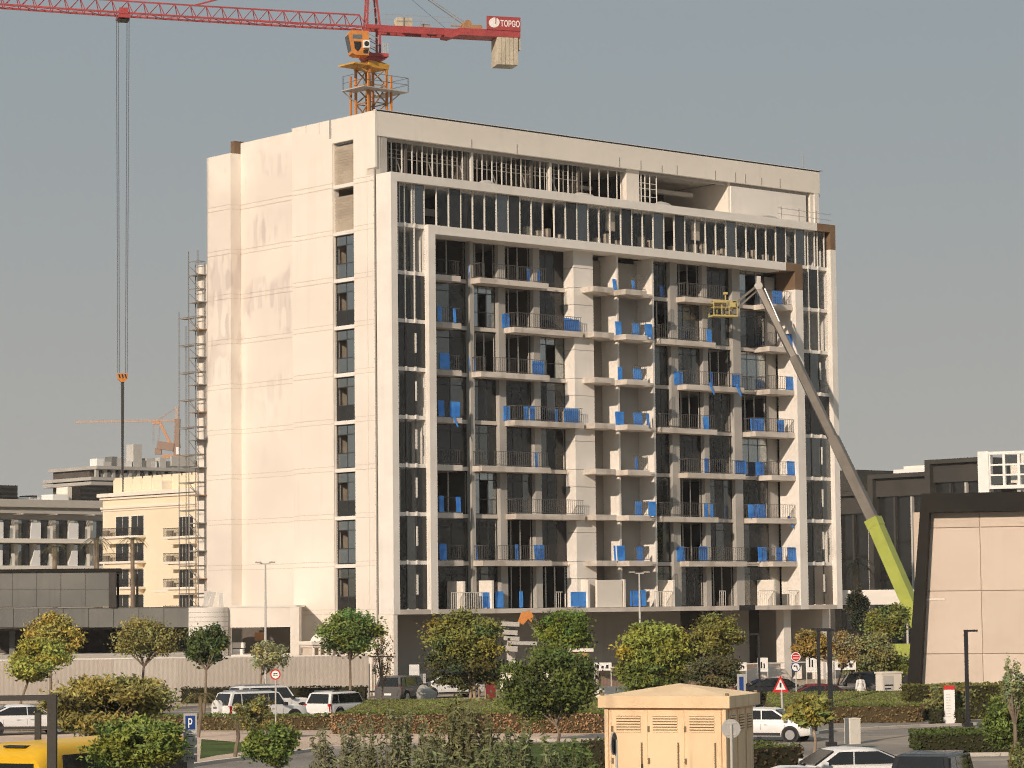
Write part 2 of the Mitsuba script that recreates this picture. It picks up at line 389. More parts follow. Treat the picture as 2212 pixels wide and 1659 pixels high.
KIND = {('b2', 6): 'open', ('b2', 2): 'open', ('b2', 5): 'bare', ('b4', 5): 'open', ('b11', 7): 'open', ('b11', 5): 'mirror', ('b11', 3): 'mirror', ('b2', 0): 'dark', ('b11', 2): 'clear', ('b11', 6): 'clear',
        ('b3', 6): 'bare', ('b3', 0): 'bare', ('b9', 7): 'bare', ('b3', 7): 'bare', ('b2', 7): 'bare', ('b9', 4): 'bare', ('b8', 6): 'bare', ('b3', 5): 'bare', ('b9', 1): 'bare', ('b8', 3): 'dark'}
for b, (u0, u1) in BAY.items():
    for k in range(8):
        door(u0, u1, k, KIND.get((b, k)) or ['clear', 'dark', 'clear', 'bare', 'dark'][(k * 3 + len(b) * 2 + int(u0)) % 5])
        if b in ('b1', 'b2', 'b4', 'b8', 'b10') and (k + int(u0)) % 3 == 0:   # curtains of plastic, loose boards
            x = u0 + .4 + 0.9 * ((k * 7 + int(u0)) % 3) / 3
            bb('hung_sheet', x, x + .35, 2.5, 2.54, ZK(k) + .2, ZK(k) + 2.2 + .2 * (k % 3), 'mat_plaster')

for k in range(8):                                      # solid pier, narrow recess, wide recess
    z0, z1 = ZK(k), ZK(k + 1) - 0.0 if k < 7 else 31.57
    p = bb('pier_panel', 17.66, 19.58, 0.95, 2.3, z0 + .03, z1 - 1.25, 'mat_frame')
    bb('pier_panel', 17.66, 19.58, 0.95, 2.3, z1 - 1.22, z1, 'mat_frame')
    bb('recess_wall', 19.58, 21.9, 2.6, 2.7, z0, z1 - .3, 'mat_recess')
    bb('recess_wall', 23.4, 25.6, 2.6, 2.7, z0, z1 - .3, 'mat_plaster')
    bb('recess_door', 22.1, 23.4, 2.9, 3.0, z0, z1 - .3, 'mat_pane_dark')
    bb('recess_wall', 38.75, 40.1, 2.2, 2.3, z0, z1 - .3, 'mat_plaster')
    bb('recess_pipe', 20.45, 20.53, 2.5, 2.58, z0, z1 - .3, 'mat_mullion')
    bb('recess_pipe', 38.78, 38.84, 2.12, 2.19, z0, z1 - .3, 'mat_dark')
bm('fin_wall', MB().box(21.9, 22.08, 0.9, 2.9, 5.79, 31.57), 'mat_frame')
bm('fin_wall', MB().box(25.6, 25.78, 1.0, 2.9, 5.79, 31.57), 'mat_frame')

RAIL_H = 1.1


def balcony(u0, u1, k, v0=0.55, rail=True, left_end=True, rails=None, v1=2.0):
    s = bb('balcony', u0, u1, v0, v1, ZK(k) - 0.34, ZK(k) + 0.04, 'mat_slab')
    if not rail: return s
    m = MB()
    for (a, b) in (rails or [(u0 + .06, u1 - .06)]):
        z0, z1 = ZK(k) + .04, ZK(k) + RAIL_H
        m.box(a, b, v0 + .06, v0 + .10, z1 - .035, z1).box(a, b, v0 + .06, v0 + .10, z0 + .06, z0 + .10)
        for u in np.arange(a, b, 0.2): m.box(u, u + .014, v0 + .065, v0 + .095, z0 + .1, z1 - .05)
    if left_end:
        m.box(u0 + .06, u0 + .10, v0 + .1, v1 - .1, z1 - .05, z1).box(u0 + .06, u0 + .10, v0 + .1, v1 - .1, z0 + .06, z0 + .1)
        for v in np.arange(v0 + .2, v1 - .1, 0.2): m.box(u0 + .065, u0 + .095, v, v + .02, z0 + .1, z1 - .05)
    part(s, 'railing', m, 'mat_rail', MT, kind='stuff')
    return s


for k in range(0, 8):
    bb('floor_edge', 3.9, 17.66, 1.86, 2.12, ZK(k) - 0.28, ZK(k) - .002, 'mat_slab')
    bb('floor_edge', 25.78, 40.1, 1.86, 2.12, ZK(k) - 0.28, ZK(k) - .002, 'mat_slab')
    bb('floor_edge', 19.58, 25.6, .95, 2.9, ZK(k) - 0.28, ZK(k) - .002, 'mat_slab')
    if k == 0:
        bm('podium_slab', MB().box(0.56, 44.2, 0.02, 2.12, 5.46, 5.78), 'mat_slab')
        m = MB()
        for (a, b) in ((5.2, 8.1), (14.9, 15.5), (24.6, 26.5), (31.4, 32.0), (35.6, 37.6), (40.4 - 1.6, 40.3)):
            m.box(a, b, 0.16, 0.2, 6.88, 6.93)
            for u in np.arange(a, b, 0.2): m.box(u, u + .03, 0.165, 0.195, 5.8, 6.88)
        bm('terrace_railing', m, 'mat_mullion', kind='stuff')
        continue
    odd = k % 2
    balcony(4.25, 6.9, k, v0=0.86, left_end=False)
    balcony(8.35, 14.8, k, v0=.48, rails=[(8.4, 8.9), (9.6, 14.7)]) if odd else balcony(11.5, 18.1, k, v0=.5)
    balcony(18.45, 20.45, k, v0=-.3, v1=1.0, rail=False)
    balcony(21.65, 23.8, k, v0=-.3, v1=1.0, rails=[(22.3, 23.75)], left_end=False)
    balcony(28.7, 34.9 if k < 7 else 33.2, k, v0=.65) if odd else balcony(26.1, 32.0, k, v0=.75)
    if k in (4, 2): balcony(35.7, 40.08, k, v0=.3)
    else: balcony(37.4, 40.08, k, v0=.3)

# low party walls between the first-floor terraces
for (u, h, v1) in ((6.35, 1.9, 2.0), (8.95, 1.95, 2.0), (18.05, 2.0, 1.0), (21.6, 2.0, 2.5), (26.6, 1.95, 2.0), (37.35, 1.95, 2.0)):
    bb('terrace_wall', u, u + .18, 0.25, v1, 5.79, 5.79 + h, 'mat_wall')
for (u0, u1, k) in ((19.0, 21.5, 0),): bb('terrace_wall', u0, u1, 0.3, .5, 5.8, 7.75, 'mat_wall')
bb('wall_vent', 33.3, 35.0, -0.02, 0.02, 5.44, 5.83, 'mat_dark')

# ------------------------------------------------ the open top floor and the parapet
bb('terrace_deck', 0.56, 44.2, 1.62, 9, 35.3, 35.56, 'mat_slab')
PA = bm('parapet', MB().box(0.13, 44.9, 1.62, 1.94, 38.26, 39.96), 'mat_parapet')
bb('coping', 0.12, 44.9, 1.60, 1.93, 39.97, 40.07, 'mat_dark', PA)
bb('coping', 0.1, 44.95, 1.66, 1.98, 40.075, 40.12, 'mat_frame', PA)
for u in (8.6, 12.9, 23.0, 25.2, 27.4, 29.0, 33.1, 35.3, 36.4, 38.2, 40.3): bb('hanging_wire', u, u + .03, 1.57, 1.6, 38.3, 38.3 + rng.uniform(.5, .8), 'mat_steel', PA)
bb('lintel', 0.6, 44.8, 1.95, 2.2, 38.05, 38.3, 'mat_concrete')
st = MB(); sl = MB()
us = np.arange(1.36, 19.8, 0.46)
for i, u in enumerate(us):
    (st if i % 2 else sl).box(u, u + (.075 if i % 2 else .035), 2.2, 2.27, 35.56, 38.05)
for i in range(0, 19):
    u = 1.36 + i * .97
    sl.box(u, u + .97, 2.24, 2.28, 36.96, 37.0)
    for z in (37.3, 37.6): sl.box(u + .5 * rng.random(), u + .9, 2.5, 2.54, z, z + .04)
    if i % 3 == 1: sl.bar((u, 2.3, 36.9), (u + .6, 2.3, 35.6), .07)
for u in (1.1, 9.0, 16.5): st.box(u, u + .2, 2.1, 2.5, 35.56, 38.05)
bm('wall_stud', st, 'mat_mullion', kind='stuff'); bm('wall_rail', sl, 'mat_steel', kind='stuff')
bb('corner_post', 0.55, 1.05, 1.7, 2.0, 35.56, 38.26, 'mat_plaster')
for (u0, u1, v0, v1) in ((24.0, 25.3, 1.9, 2.6), (34.8, 35.0, 1.9, 9.0), (43.9, 44.85, 1.75, 2.3)):
    bb('top_column', u0, u1, v0, v1, 35.56, 38.26, 'mat_wall')
bb('top_wall', 35.0, 43.45, 1.8, 2.0, 35.7, 38.0, 'mat_frame'); bb('duct', 29.5, 33.6, 4.5, 5.0, 37.3, 37.6, 'mat_galv'); bb('duct', 20.2, 23.4, 5.0, 5.5, 37.0, 37.25, 'mat_galv')
pp = MB()
for u in (25.6, 26.0, 26.5, 27.2): pp.tube((u, 2.0, 35.56), (u, 2.0, 38.2), .045)
for z in (36.4, 37.0, 37.4): pp.tube((25.4, 2.05, z), (27.2, 2.05, z), .03)
for u in (20.5, 21.4, 22.3, 23.2): pp.tube((u, 2.1, 35.56), (u, 2.1, 38.2), .04)
bm('riser_pipe', pp, 'mat_mullion', kind='stuff')
for (u, s) in ((9.6, .8), (18.9, 1.0), (26.9, .9), (38.4, 1.3)):
    g = trimesh.creation.icosphere(subdivisions=2); g.vertices *= (s, .5, .38); g.vertices += (u, 1.1, 35.56); g.vertices += (meshkit.noise(g.vertices * 3)[:, None] - .5) * .25
    bm('rubble_heap', (np.asarray(g.vertices), np.asarray(g.faces)), 'mat_plaster')
rl = MB()
for u in (39.0, 41.0, 43.0): rl.box(u, u + .05, .3, .35, 35.55, 36.6)
for z in (36.0, 36.45): rl.bar((38.6, .32, z), (44.7, .32, z - .05), .03)
bm('guard_rope', rl, 'mat_steel')
rm = MB().bar((44.9, 1.7, 40.1), (45.3, 1.7, 40.1), .08).tube((45.0, 1.8, 38), (45.0, 1.8, 40.1), .03).tube((44.5, 3, 40), (44.5, 3, 41.6), .03)
bm('lightning_rod', rm, 'mat_steel')
bm('rooftop_box', MB().box(0.6, 1.4, 19.02, 19.5, 39.25, 40.25), 'mat_brown')

# ------------------------------------------------ ground floor behind the portal
for (u0, u1, v) in ((0.3, 8.0, 5.6), (8.0, 33.0, 6.0), (36.6, 39.5, 5.0)): bb('ground_wall', u0, u1, v, v + .3, 0, 5.46, 'mat_plaster')
bb('ground_pier', 0, 0.35, 0.05, 5.6, 0, 5.455, 'mat_wall')
bb('ground_column', 39.5, 40.3, 1.3, 2.1, 0, 5.46, 'mat_frame'); bb('ground_column', 44.0, 44.8, 1.4, 2.2, 0, 5.46, 'mat_frame')
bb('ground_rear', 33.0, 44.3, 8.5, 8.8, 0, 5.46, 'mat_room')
gd = MB()
for u in (33.1, 34.3, 35.5, 36.5): gd.box(u, u + .07, 3.7, 3.77, 0, 5.4)
for z in (1.2, 2.4, 3.6): gd.box(33.17, 36.5, 3.71, 3.76, z, z + .07)
bm('entrance_grille', gd, 'mat_galv')
# ---------------------------------------------------------------- blue film-wrapped panels leaning on the balconies: (floor, from, to, height)
BLUE = [(7, 7.63, 7.89, 0.84), (7, 13.15, 13.37, 0.95), (7, 14.09, 14.31, 0.89), (6, 4.82, 5.14, 1.05), (6, 6.24, 6.45, 0.98), (6, 9.53, 9.75, 0.9), (6, 10.72, 11.43, 1.0), (6, 16.64, 17.37, 0.95), (6, 17.37, 18.11, 0.89), (5, 4.94, 5.83, 1.11), (5, 7.62, 8.16, 1.02), (5, 13.57, 14.63, 0.98), (4, 4.8, 5.32, 1.1), (4, 5.79, 6.69, 1.07), (4, 10.74, 11.39, 1.04), (4, 12.65, 13.09, 1.01), (4, 13.25, 13.69, 1.03), (4, 15.69, 15.91, 0.91), (4, 16.53, 17.89, 1.01), (3, 13.7, 13.92, 1.03), (2, 4.79, 5.2, 1.12), (2, 6.35, 6.72, 1.07), (1, 4.8, 5.42, 1.12), (1, 7.68, 8.2, 1.1), (1, 11.74, 12.01, 1.12), (1, 13.6, 13.98, 1.09), (1, 13.98, 14.43, 1.1), (0, 8.27, 8.91, 1.07), (0, 9.49, 10.19, 1.14), (0, 11.7, 12.02, 1.13), (0, 16.6, 17.33, 1.06), (0, 17.33, 18.0, 1.06), (7, 21.54, 21.86, 0.81), (7, 23.48, 23.71, 0.86), (7, 26.46, 26.82, 0.9), (7, 27.66, 28.39, 1.0), (7, 34.28, 35.17, 0.95), (7, 38.5, 39.54, 1.11), (6, 21.72, 22.3, 1.0), (6, 23.47, 24.06, 0.96), (6, 24.7, 25.4, 1.0), (6, 31.2, 31.7, 0.97), (6, 39.25, 40.05, 1.02), (5, 21.89, 22.3, 0.96), (5, 23.53, 24.3, 0.92), (5, 26.26, 26.86, 0.9), (5, 27.77, 28.68, 1.0), (5, 31.5, 31.75, 1.02), (5, 33.81, 34.69, 0.97), (5, 39.3, 40.05, 1.03), (4, 21.6, 22.41, 0.98), (4, 23.47, 24.29, 0.97), (4, 24.76, 25.0, 0.96), (4, 30.68, 31.24, 0.95), (4, 35.81, 36.45, 0.98), (4, 36.47, 37.22, 1.01), (4, 38.83, 39.48, 1.0), (3, 23.52, 23.75, 0.96), (3, 30.73, 31.16, 1.11), (3, 34.03, 35.16, 1.03), (3, 35.67, 36.37, 1.03), (3, 36.43, 37.26, 1.05), (3, 39.25, 40.05, 1.1), (2, 23.51, 24.1, 1.04), (2, 24.81, 25.52, 1.06), (2, 30.66, 30.97, 1.02), (2, 31.27, 31.52, 0.99), (2, 35.4, 36.28, 1.01), (2, 36.41, 37.24, 1.03), (1, 21.3, 21.44, 1.1), (1, 21.59, 22.34, 1.1), (1, 23.57, 24.16, 1.07), (1, 27.79, 28.57, 1.1), (1, 30.03, 30.83, 1.11), (1, 36.52, 37.48, 1.11), (1, 38.38, 39.02, 1.07), (1, 39.2, 40.05, 1.08), (0, 22.45, 22.63, 1.12), (0, 22.8, 23.5, 1.12), (0, 23.56, 24.03, 1.16)]
ORD = ['lowest', 'second', 'third', 'fourth', 'fifth', 'sixth', 'seventh', 'top']
NTH = ['first', 'second', 'third', 'fourth', 'fifth', 'sixth', 'seventh', 'eighth', 'ninth', 'tenth', 'eleventh', 'twelfth', 'thirteenth', 'fourteenth', 'fifteenth', 'sixteenth']
DECKS = {1: [(4.25, 6.9), (8.35, 14.8), (18.45, 25.5), (28.7, 33.2), (37.4, 40.08)], 0: [(4.25, 6.9), (11.5, 18.1), (18.45, 25.5), (26.1, 32.0), (35.7, 40.08)]}
for k in range(8):
    row = sorted(b for b in BLUE if b[0] == k)
    for i, (_, u0, u1, h) in enumerate(row):
        w = u1 - u0
        size = 'broad' if w > .65 else 'medium' if w > .4 else 'narrow'
        t = thing('wrapped_panel', f'{size} blue film-wrapped panel on the {ORD[k]} balcony row, {NTH[i]} from the left', 'panel', 'blue wrapped panels on the balconies')
        v = 0.45
        if k > 0:
            um = (u0 + u1) / 2
            dk = DECKS[k % 2] + ([(33.2, 34.9)] if k in (5, 3, 1) else [])
            v = 0.36 if u1 > 39.9 else None
            for vv in ((0.78, 1.2, 1.55) if v is None else ()):
                sh = (vv - .85) * .86
                if any(lo < um + sh < hi and (vv > .9 or lo not in (18.45, 21.65) or True) for lo, hi in dk): v = vv; break
            if v is None: v = 2.2                                   # behind the glazing, on the room's floor
            if u1 <= 39.9: u0, u1 = u0 + (v - .85) * .86, u1 + (v - .85) * .86
        lean = rng.uniform(.0, .07); dr_ = rng.uniform(-.04, .04)
        m = MB(); n = 5
        z0 = ZK(k) + .06
        g = []                                              # a thin slab, its film a little rippled
        for j in range(n + 1):
            for s in range(4):
                f = s / 3
                y = v + lean * j / n + (rng.random() - .5) * .018
                g.append((u0 + w * f + dr_ * j / n, y, z0 + h * j / n))
        g = np.array(g); b = g + (0, .05, 0)
        F = []
        for j in range(n):
            for s in range(3):
                a = j * 4 + s
                F.append((a, a + 1, a + 5, a + 4)); F.append((a + 24, a + 28, a + 29, a + 25))
        for j in range(n):
            F += [(j * 4, j * 4 + 4, j * 4 + 28, j * 4 + 24), (j * 4 + 3, j * 4 + 27, j * 4 + 31, j * 4 + 7)]
        for s in range(3): F += [(s, s + 24, s + 25, s + 1), (20 + s, 21 + s, 45 + s, 44 + s)]
        m.add(np.vstack([g, b]), F)
        part(None, t, m, 'mat_blue', MT)
# a few film ends that hang over the slab edge
for (k, u, w) in ((4, 6.0, .18), (5, 31.0, .2), (5, 33.9, .25), (2, 39.4, .25)):
    t = thing('film_strip', f'blue film hanging over the slab edge, {ORD[k]} balcony row' + (', right one of two' if u == 33.9 else ', left one of two' if u == 31.0 else ''), 'film strip')
    m = MB(); v = .5 if u > 7 else .8
    for j in range(4):
        m.bar((u + .1 * j, v - .02 * j, ZK(k) + .25 - j * .22), (u + .1 * j + .1, v - .02 * j - .02, ZK(k) + .03 - j * .22), w * (1 - .1 * j), .02, up=(0, 1, 0))
    part(None, t, m, 'mat_blue', MT)
# ---------------------------------------------------------------- red tower crane
mat('mat_red', mottled((0.43, 0.075, 0.075), (0.33, 0.06, 0.06), 1.4, 1.4, 0.8, 0.2), 0.42)
mat('mat_orange', mottled((0.62, 0.25, 0.06), (0.50, 0.19, 0.05), 1.2, 1.2, 0.7), 0.45)
mat('mat_yellow', mottled((0.68, 0.36, 0.05), (0.55, 0.29, 0.06), 1.2, 1.2, 0.7), 0.45)
mat('mat_rust', mottled((0.42, 0.23, 0.11), (0.30, 0.17, 0.09), 1.6, 1.6, 0.8), 0.7)
mat('mat_cw', mottled((0.55, 0.49, 0.38), (0.42, 0.37, 0.28), 2.0, 0.8, 0.8, 0.6), 0.9)
mat('mat_rope', (0.06, 0.06, 0.06), 0.6)
TC = thing('tower_crane', 'red tower crane on an orange lattice mast rising behind the tall white building', 'tower crane')
AL = math.radians(16.4)
MJ = np.eye(4); MJ[:3, 0] = (-math.cos(AL), -math.sin(AL), 0); MJ[:3, 1] = (math.sin(AL), -math.cos(AL), 0)
# the third axis stays up although (jib, side, up) is left-handed seen from above or not: check below
pm = at(801, 62, 201.0)
MJ[:3, 3] = (pm[0], pm[1], 0)
if np.linalg.det(MJ[:3, :3]) < 0: pass
ZJ = float(pm[2])
MM = MT.copy(); MM[:3, 3] = (pm[0], pm[1], 0)             # the mast stands square with the building
h = 0.8


def zrow(py): return float(at(801, py, 201.0)[2])


def mj(base, mb, m, parent=TC, **k):
    v, f = mb.get(MJ)
    if np.linalg.det(MJ[:3, :3]) < 0: f = f[:, ::-1]
    return part(parent, base, (v, f), m, **k)


ztop, zbot = zrow(140), 33.0
for sx in (-h, h):
    for sy in (-h, h):
        part(TC, 'mast_leg', MB().box(sx - .075, sx + .075, sy - .075, sy + .075, zbot, ztop), 'mat_orange', MM)
lac = MB(); z = ztop - .3; i = 0
while z > 36:
    for a, b in (((-h, -h), (h, -h)), ((h, -h), (h, h)), ((h, h), (-h, h)), ((-h, h), (-h, -h))):
        lac.bar((*a, z), (*b, z), .07)
        p, q = (a, b) if i % 2 else (b, a)
        lac.bar((*p, z), (*q, z - 1.3), .075)
    z -= 1.3; i += 1
lac.box(-.25, .25, .35, .4, 36, ztop)
part(TC, 'mast_lacing', lac, 'mat_rust', MM, kind='stuff')
part(TC, 'climbing_frame', MB().box(-h - .35, -h - .22, -h - .3, -h - .17, zbot + 4, zrow(165)).box(-h - .35, -h - .22, h + .17, h + .3, zbot + 4, zrow(165)).box(h + .17, h + .3, -h - .3, -h - .17, zbot + 4, zrow(165)), 'mat_orange', MM)
zc0, zc1 = zrow(151), zrow(134)
cap = trimesh.convex.convex_hull(np.array([(sx * (h + .12), sy * (h + .12), zc0) for sx in (-1, 1) for sy in (-1, 1)] + [(sx * (h + .16), sy * (h + .16), zc1 - .25) for sx in (-1, 1) for sy in (-1, 1)] + [(sx * .55, sy * .55, zc1) for sx in (-1, 1) for sy in (-1, 1)]))
part(TC, 'mast_collar', MB().mesh(cap), 'mat_yellow', MM)
part(TC, 'collar_wing', MB().box(-h - 1.6, -h - .12, -h - .3, h, zc0 + .05, zc0 + .15).bar((-h - .2, -h, zc0 - .35), (-h - 1.4, -h, zc0 + .05), .1), 'mat_yellow', MM)
zp = zrow(199)
pf = part(TC, 'service_platform', MB().box(-h - 1.3, h + 1.3, -h - 1.0, -h - .05, zp - .06, zp).box(-h - 1.3, -h - .1, -h - .05, h, zp - .06, zp).box(h + .1, h + 1.3, -h - .05, h + .6, zp - .06, zp)
          .bar((h + 1.2, -h, zp - .06), (h + .1, -h, zp - .9), .07).bar((-h - 1.2, h, zp - .06), (-h - .1, h, zp - .7), .07), 'mat_galv', MM)
rl = MB()
for (x, y) in ((-h - 1.25, -h - .95), (-h - 1.25, h - .1), (h + 1.25, -h - .95), (h + 1.25, h + .5), (0, -h - .95)): rl.box(x - .02, x + .02, y - .02, y + .02, zp, zp + 1.0)
for z in (zp + .5, zp + 1.0):
    rl.bar((-h - 1.25, -h - .95, z), (h + 1.25, -h - .95, z), .03).bar((-h - 1.25, -h - .95, z), (-h - 1.25, h - .1, z), .03).bar((h + 1.25, -h - .95, z), (h + 1.25, h + .5, z), .03)
part(pf, 'guard_rail', rl, 'mat_rail', MM)

# slewing head
zb = zrow(118)
mj('turntable', MB().box(-1.15, .75, -.75, .75, zb - .25, zb).prism([(-1.15, zb - .25), (.75, zb - .25), (.55, zb - .55), (-.55, zb - .55)], (0, 1.2, 0), (0, -.6, 0)), 'mat_red')
rl = MB()
for x in (-1.1, -.9, -.75): rl.box(x - .02, x + .02, .66, .72, zb, zb + .75)
rl.bar((-1.1, .7, zb + .75), (-.7, .7, zb + .75), .03).bar((-1.1, -.7, zb + .75), (-1.1, .7, zb + .75), .03)
mj('guard_rail', rl, 'mat_galv')
zap = zrow(-88)
for s in (-.5, .5):
    mj('head_leg', MB().bar((.38, s, zb), (.38, s, ZJ + .25), .15).bar((.38, s, ZJ + .25), (.12, s * .3, zap), .13), 'mat_red')
    mj('head_leg', MB().bar((-.55, s, zb), (-.55, s, ZJ + .25), .15).bar((-.55, s, ZJ + .25), (-.05, s * .3, zap), .13), 'mat_red')
hl = MB()
n = 7
for i in range(n):
    f0, f1 = i / n, (i + 1) / n
    z0, z1 = ZJ + .25 + (zap - ZJ - .25) * f0, ZJ + .25 + (zap - ZJ - .25) * f1
    def pt(f, side, s): return ((.38 + (.12 - .38) * f) if side else (-.55 + .5 * f), s * (.5 - .35 * f))
    for a, b in (((1, .99), (0, .99)), ((1, -.99), (1, .99)), ((0, -.99), (0, .99))):
        p, q = pt(f0, *a), pt(f1, *b)
        hl.bar((*p, z0), (*q, z1), .045)
for z in (zb + .5, zb + 1.0, zb + 1.5):
    hl.bar((.38, .5, z), (-.55, .5, z - .45), .05).bar((.38, -.5, z), (-.55, -.5, z - .45), .05)
mj('head_lacing', hl, 'mat_steel', kind='stuff')
mj('head_beam', MB().box(-.62, .45, -.62, -.42, ZJ - .1, ZJ + .2).box(-.62, .45, .42, .62, ZJ - .1, ZJ + .2), 'mat_red')
# cab
zk0, zk1 = zrow(131), zrow(79)
cabp = [(.6, zk1), (1.9, zk1), (2.12, zk1 - .3), (1.85, zk0 + .12), (1.6, zk0), (.6, zk0)]
cb = mj('cab', MB().prism(cabp, (0, -1.15, 0), (0, 1.9, 0)), 'mat_orange')
mj('side_window', MB().box(1.1, 1.8, 1.9, 1.915, zk1 - .62, zk1 - .3), 'mat_pane_mirror', cb)
mj('side_window', MB().prism([(1.15, zk1 - .8), (1.72, zk1 - .8), (1.66, zk0 + .45), (1.42, zk0 + .22), (1.15, zk0 + .6)], (0, .015, 0), (0, 1.9, 0)), 'mat_pane_dark', cb)
mj('front_window', MB().prism([(2.135, zk1 - .34), (1.9, zk0 + .3), (1.88, zk0 + .3), (2.11, zk1 - .34)], (0, -1.0, 0), (0, 1.82, 0)), 'mat_pane_dark', cb)
ac = mj('air_conditioner', MB().box(.62, 1.05, 1.9, 2.2, zk0 + .5, zk0 + 1.05), 'mat_white_paint', cb)
mj('vent', MB().tube((.84, 2.2, zk0 + .78), (.84, 2.22, zk0 + .78), .19, n=16), 'mat_dark', cb)
mj('vent', MB().box(.66, 1.02, 1.91, 1.93, zk0 + .12, zk0 + .38), 'mat_dark', cb)

# jib: three chords with lacing, cambered a little upwards to its tip
def camber(j): return .0011 * max(j - 2, 0) ** 1.75
js = np.arange(.55, 46, 1.13)
B = lambda j, s: (j, s * .6, ZJ + camber(j))
Tp = lambda j: (j, 0, ZJ + .98 + camber(j))
for s in (-1, 1):
    m = MB()
    for a, b in zip(js[:-1], js[1:]): m.bar(B(a, s), B(b, s), .11, .13)
    mj('bottom_chord', m, 'mat_red')
m = MB()
for a, b in zip(js[:-1], js[1:]): m.bar(Tp(a + .3), Tp(b + .3), .1)
mj('top_chord', m, 'mat_red')
la = MB(); lb = MB()
for i, (a, b) in enumerate(zip(js[:-1], js[1:])):
    for s in (-1, 1):
        la.bar(Tp(a + .3), B(a - .1 if i == 0 else a, s), .05); lb.bar(Tp(a + .3), B(b, s), .04)
    lb.bar(B(a, -1), B(b, 1), .04) if i % 2 else lb.bar(B(a, 1), B(b, -1), .04)
mj('jib_lacing', la, 'mat_red', kind='stuff'); mj('jib_lacing', lb, 'mat_red', kind='stuff')
jp = 13.0
mj('jib_pendant', MB().bar(Tp(jp), (.1, 0, zap), .11).bar(Tp(34.0), (.1, .1, zap), .09), 'mat_red')
# counter jib
for s in (-.55, .55): mj('counter_girder', MB().box(-7, -.5, s - .09, s + .09, ZJ - .32, ZJ + .18), 'mat_red')
ce = mj('counter_deck', MB().box(-11.15, -6.4, -.85, .85, ZJ - .3, ZJ + .22).prism([(-6.4, ZJ - .3), (-6.4, ZJ + .2), (-5.4, ZJ + .1), (-5.4, ZJ - .45), (-5.9, ZJ - .5)], (0, 1.3, 0), (0, -.65, 0)), 'mat_red')
mj('winch', MB().box(-8.3, -6.9, -.5, .6, ZJ + .22, ZJ + .55).tube((-7.2, -.5, ZJ + .6), (-7.2, .6, ZJ + .6), .3, n=12).box(-8.5, -6.2, -.6, -.5, ZJ + .6, ZJ + .68), 'mat_rust')
mj('cabinet', MB().box(-3.0, -1.85, -.4, .5, ZJ + .2, ZJ + .85), 'mat_cw'); mj('cabinet', MB().box(-4.4, -3.75, -.3, .3, ZJ + .18, ZJ + .5), 'mat_steel')
rl = MB()
for x in np.arange(-6.2, -.8, 1.3): rl.box(x - .02, x + .02, .6, .64, ZJ + .18, ZJ + 1.0)
for z in (ZJ + .6, ZJ + 1.0): rl.bar((-6.2, .62, z), (-.8, .62, z), .022)
mj('counter_rail', rl, 'mat_steel')
sg = mj('name_board', MB().box(-11.15, -8.55, .86, .92, ZJ + .18, ZJ + 1.2), 'mat_red')
# lettering and disc emblem on the board, facing the street
x0 = -8.62
def lay(mesh, j_at, z_at, m, base):
    v = np.asarray(mesh.vertices); v = np.stack([j_at - v[:, 0], .921 + v[:, 2], z_at + v[:, 1]], 1)
    vv = v @ MJ[:3, :3].T + MJ[:3, 3]
    part(sg, base, (vv, np.asarray(mesh.faces)), m)
t = np.linspace(0, 2 * np.pi, 40, endpoint=False)
from shapely.geometry import Polygon, box as sbox
el = Polygon(np.stack([.42 * np.cos(t), .36 * np.sin(t)], 1))
notch = Polygon([(.1, .5), (.2, .5), (.15, -.2), (.08, -.05)])
from shapely import affinity
el = affinity.rotate(el, 22).difference(notch)
for gm in getattr(el, 'geoms', [el]): lay(trimesh.creation.extrude_polygon(gm, .012, engine='earcut'), -9.12, ZJ + .72, 'mat_white_paint', 'emblem')
tm = meshkit.text_mesh('TOPGO', .46, .012, bold=True); w = np.ptp(tm.vertices[:, 0]); tm.vertices[:, 0] *= 1.48 / w
lay(tm, -9.58, ZJ + .47, 'mat_white_paint', 'lettering')
for i in range(5):
    a = -10.95 + i * .32
    mj('counterweight', MB().box(a, a + .29, -.8, .85 - .05 * (i % 2), ZJ - 2.35, ZJ - .32), 'mat_cw')
mj('counterweight', MB().box(-11.2, -10.98, -.5, .7, ZJ - 1.2, ZJ - .35), 'mat_cw')
for s in (-.35, .35): mj('counter_tie', MB().bar((-.05, s * .3, zap), (-7.6, s, ZJ + .4), .05), 'mat_steel')
mj('hoist_rope', MB().bar((-.1, .1, zap - .5), (-5.6, .1, ZJ + .3), .02), 'mat_rope')
# trolley, ropes and hook block
jt = 18.15
tr = mj('trolley', MB().box(jt - .45, jt + .4, -.7, .7, ZJ + camber(jt) - .35, ZJ + camber(jt) - .12).box(jt - .3, jt + .35, .62, .75, ZJ + camber(jt) - .1, ZJ + camber(jt) + .35), 'mat_red')
mj('trolley_sheave', MB().box(jt - .42, jt + .3, -.5, .5, ZJ + camber(jt) - .5, ZJ + camber(jt) - .36), 'mat_dark', tr)
zt_, zh = ZJ + camber(jt) - .45, float(at(259, 815, 196.0)[2])
rp = MB()
for dx in (-.42, -.27, .27, .41): rp.tube((jt + dx, .25 if dx < 0 else -.25, zt_), (jt + dx * .8, 0, zh + .3), .022, n=6)
mj('hoist_rope', rp, 'mat_rope')
hk = mj('hook_block', MB().prism([(-.38, .25), (.38, .25), (.34, -.12), (.12, -.35), (-.12, -.35), (-.34, -.12)], (0, .3, 0), (jt, -.15, zh)), 'mat_orange')
for i in (-1, 0, 1):
    mj('stripe', MB().prism([(-.09 + i * .22, -.1), (.01 + i * .22, -.1), (.1 + i * .22, .2), (0 + i * .22, .2)], (0, .02, 0), (jt, .152, zh)), 'mat_dark', hk)
zs = float(at(261, 1063, 196.0)[2])
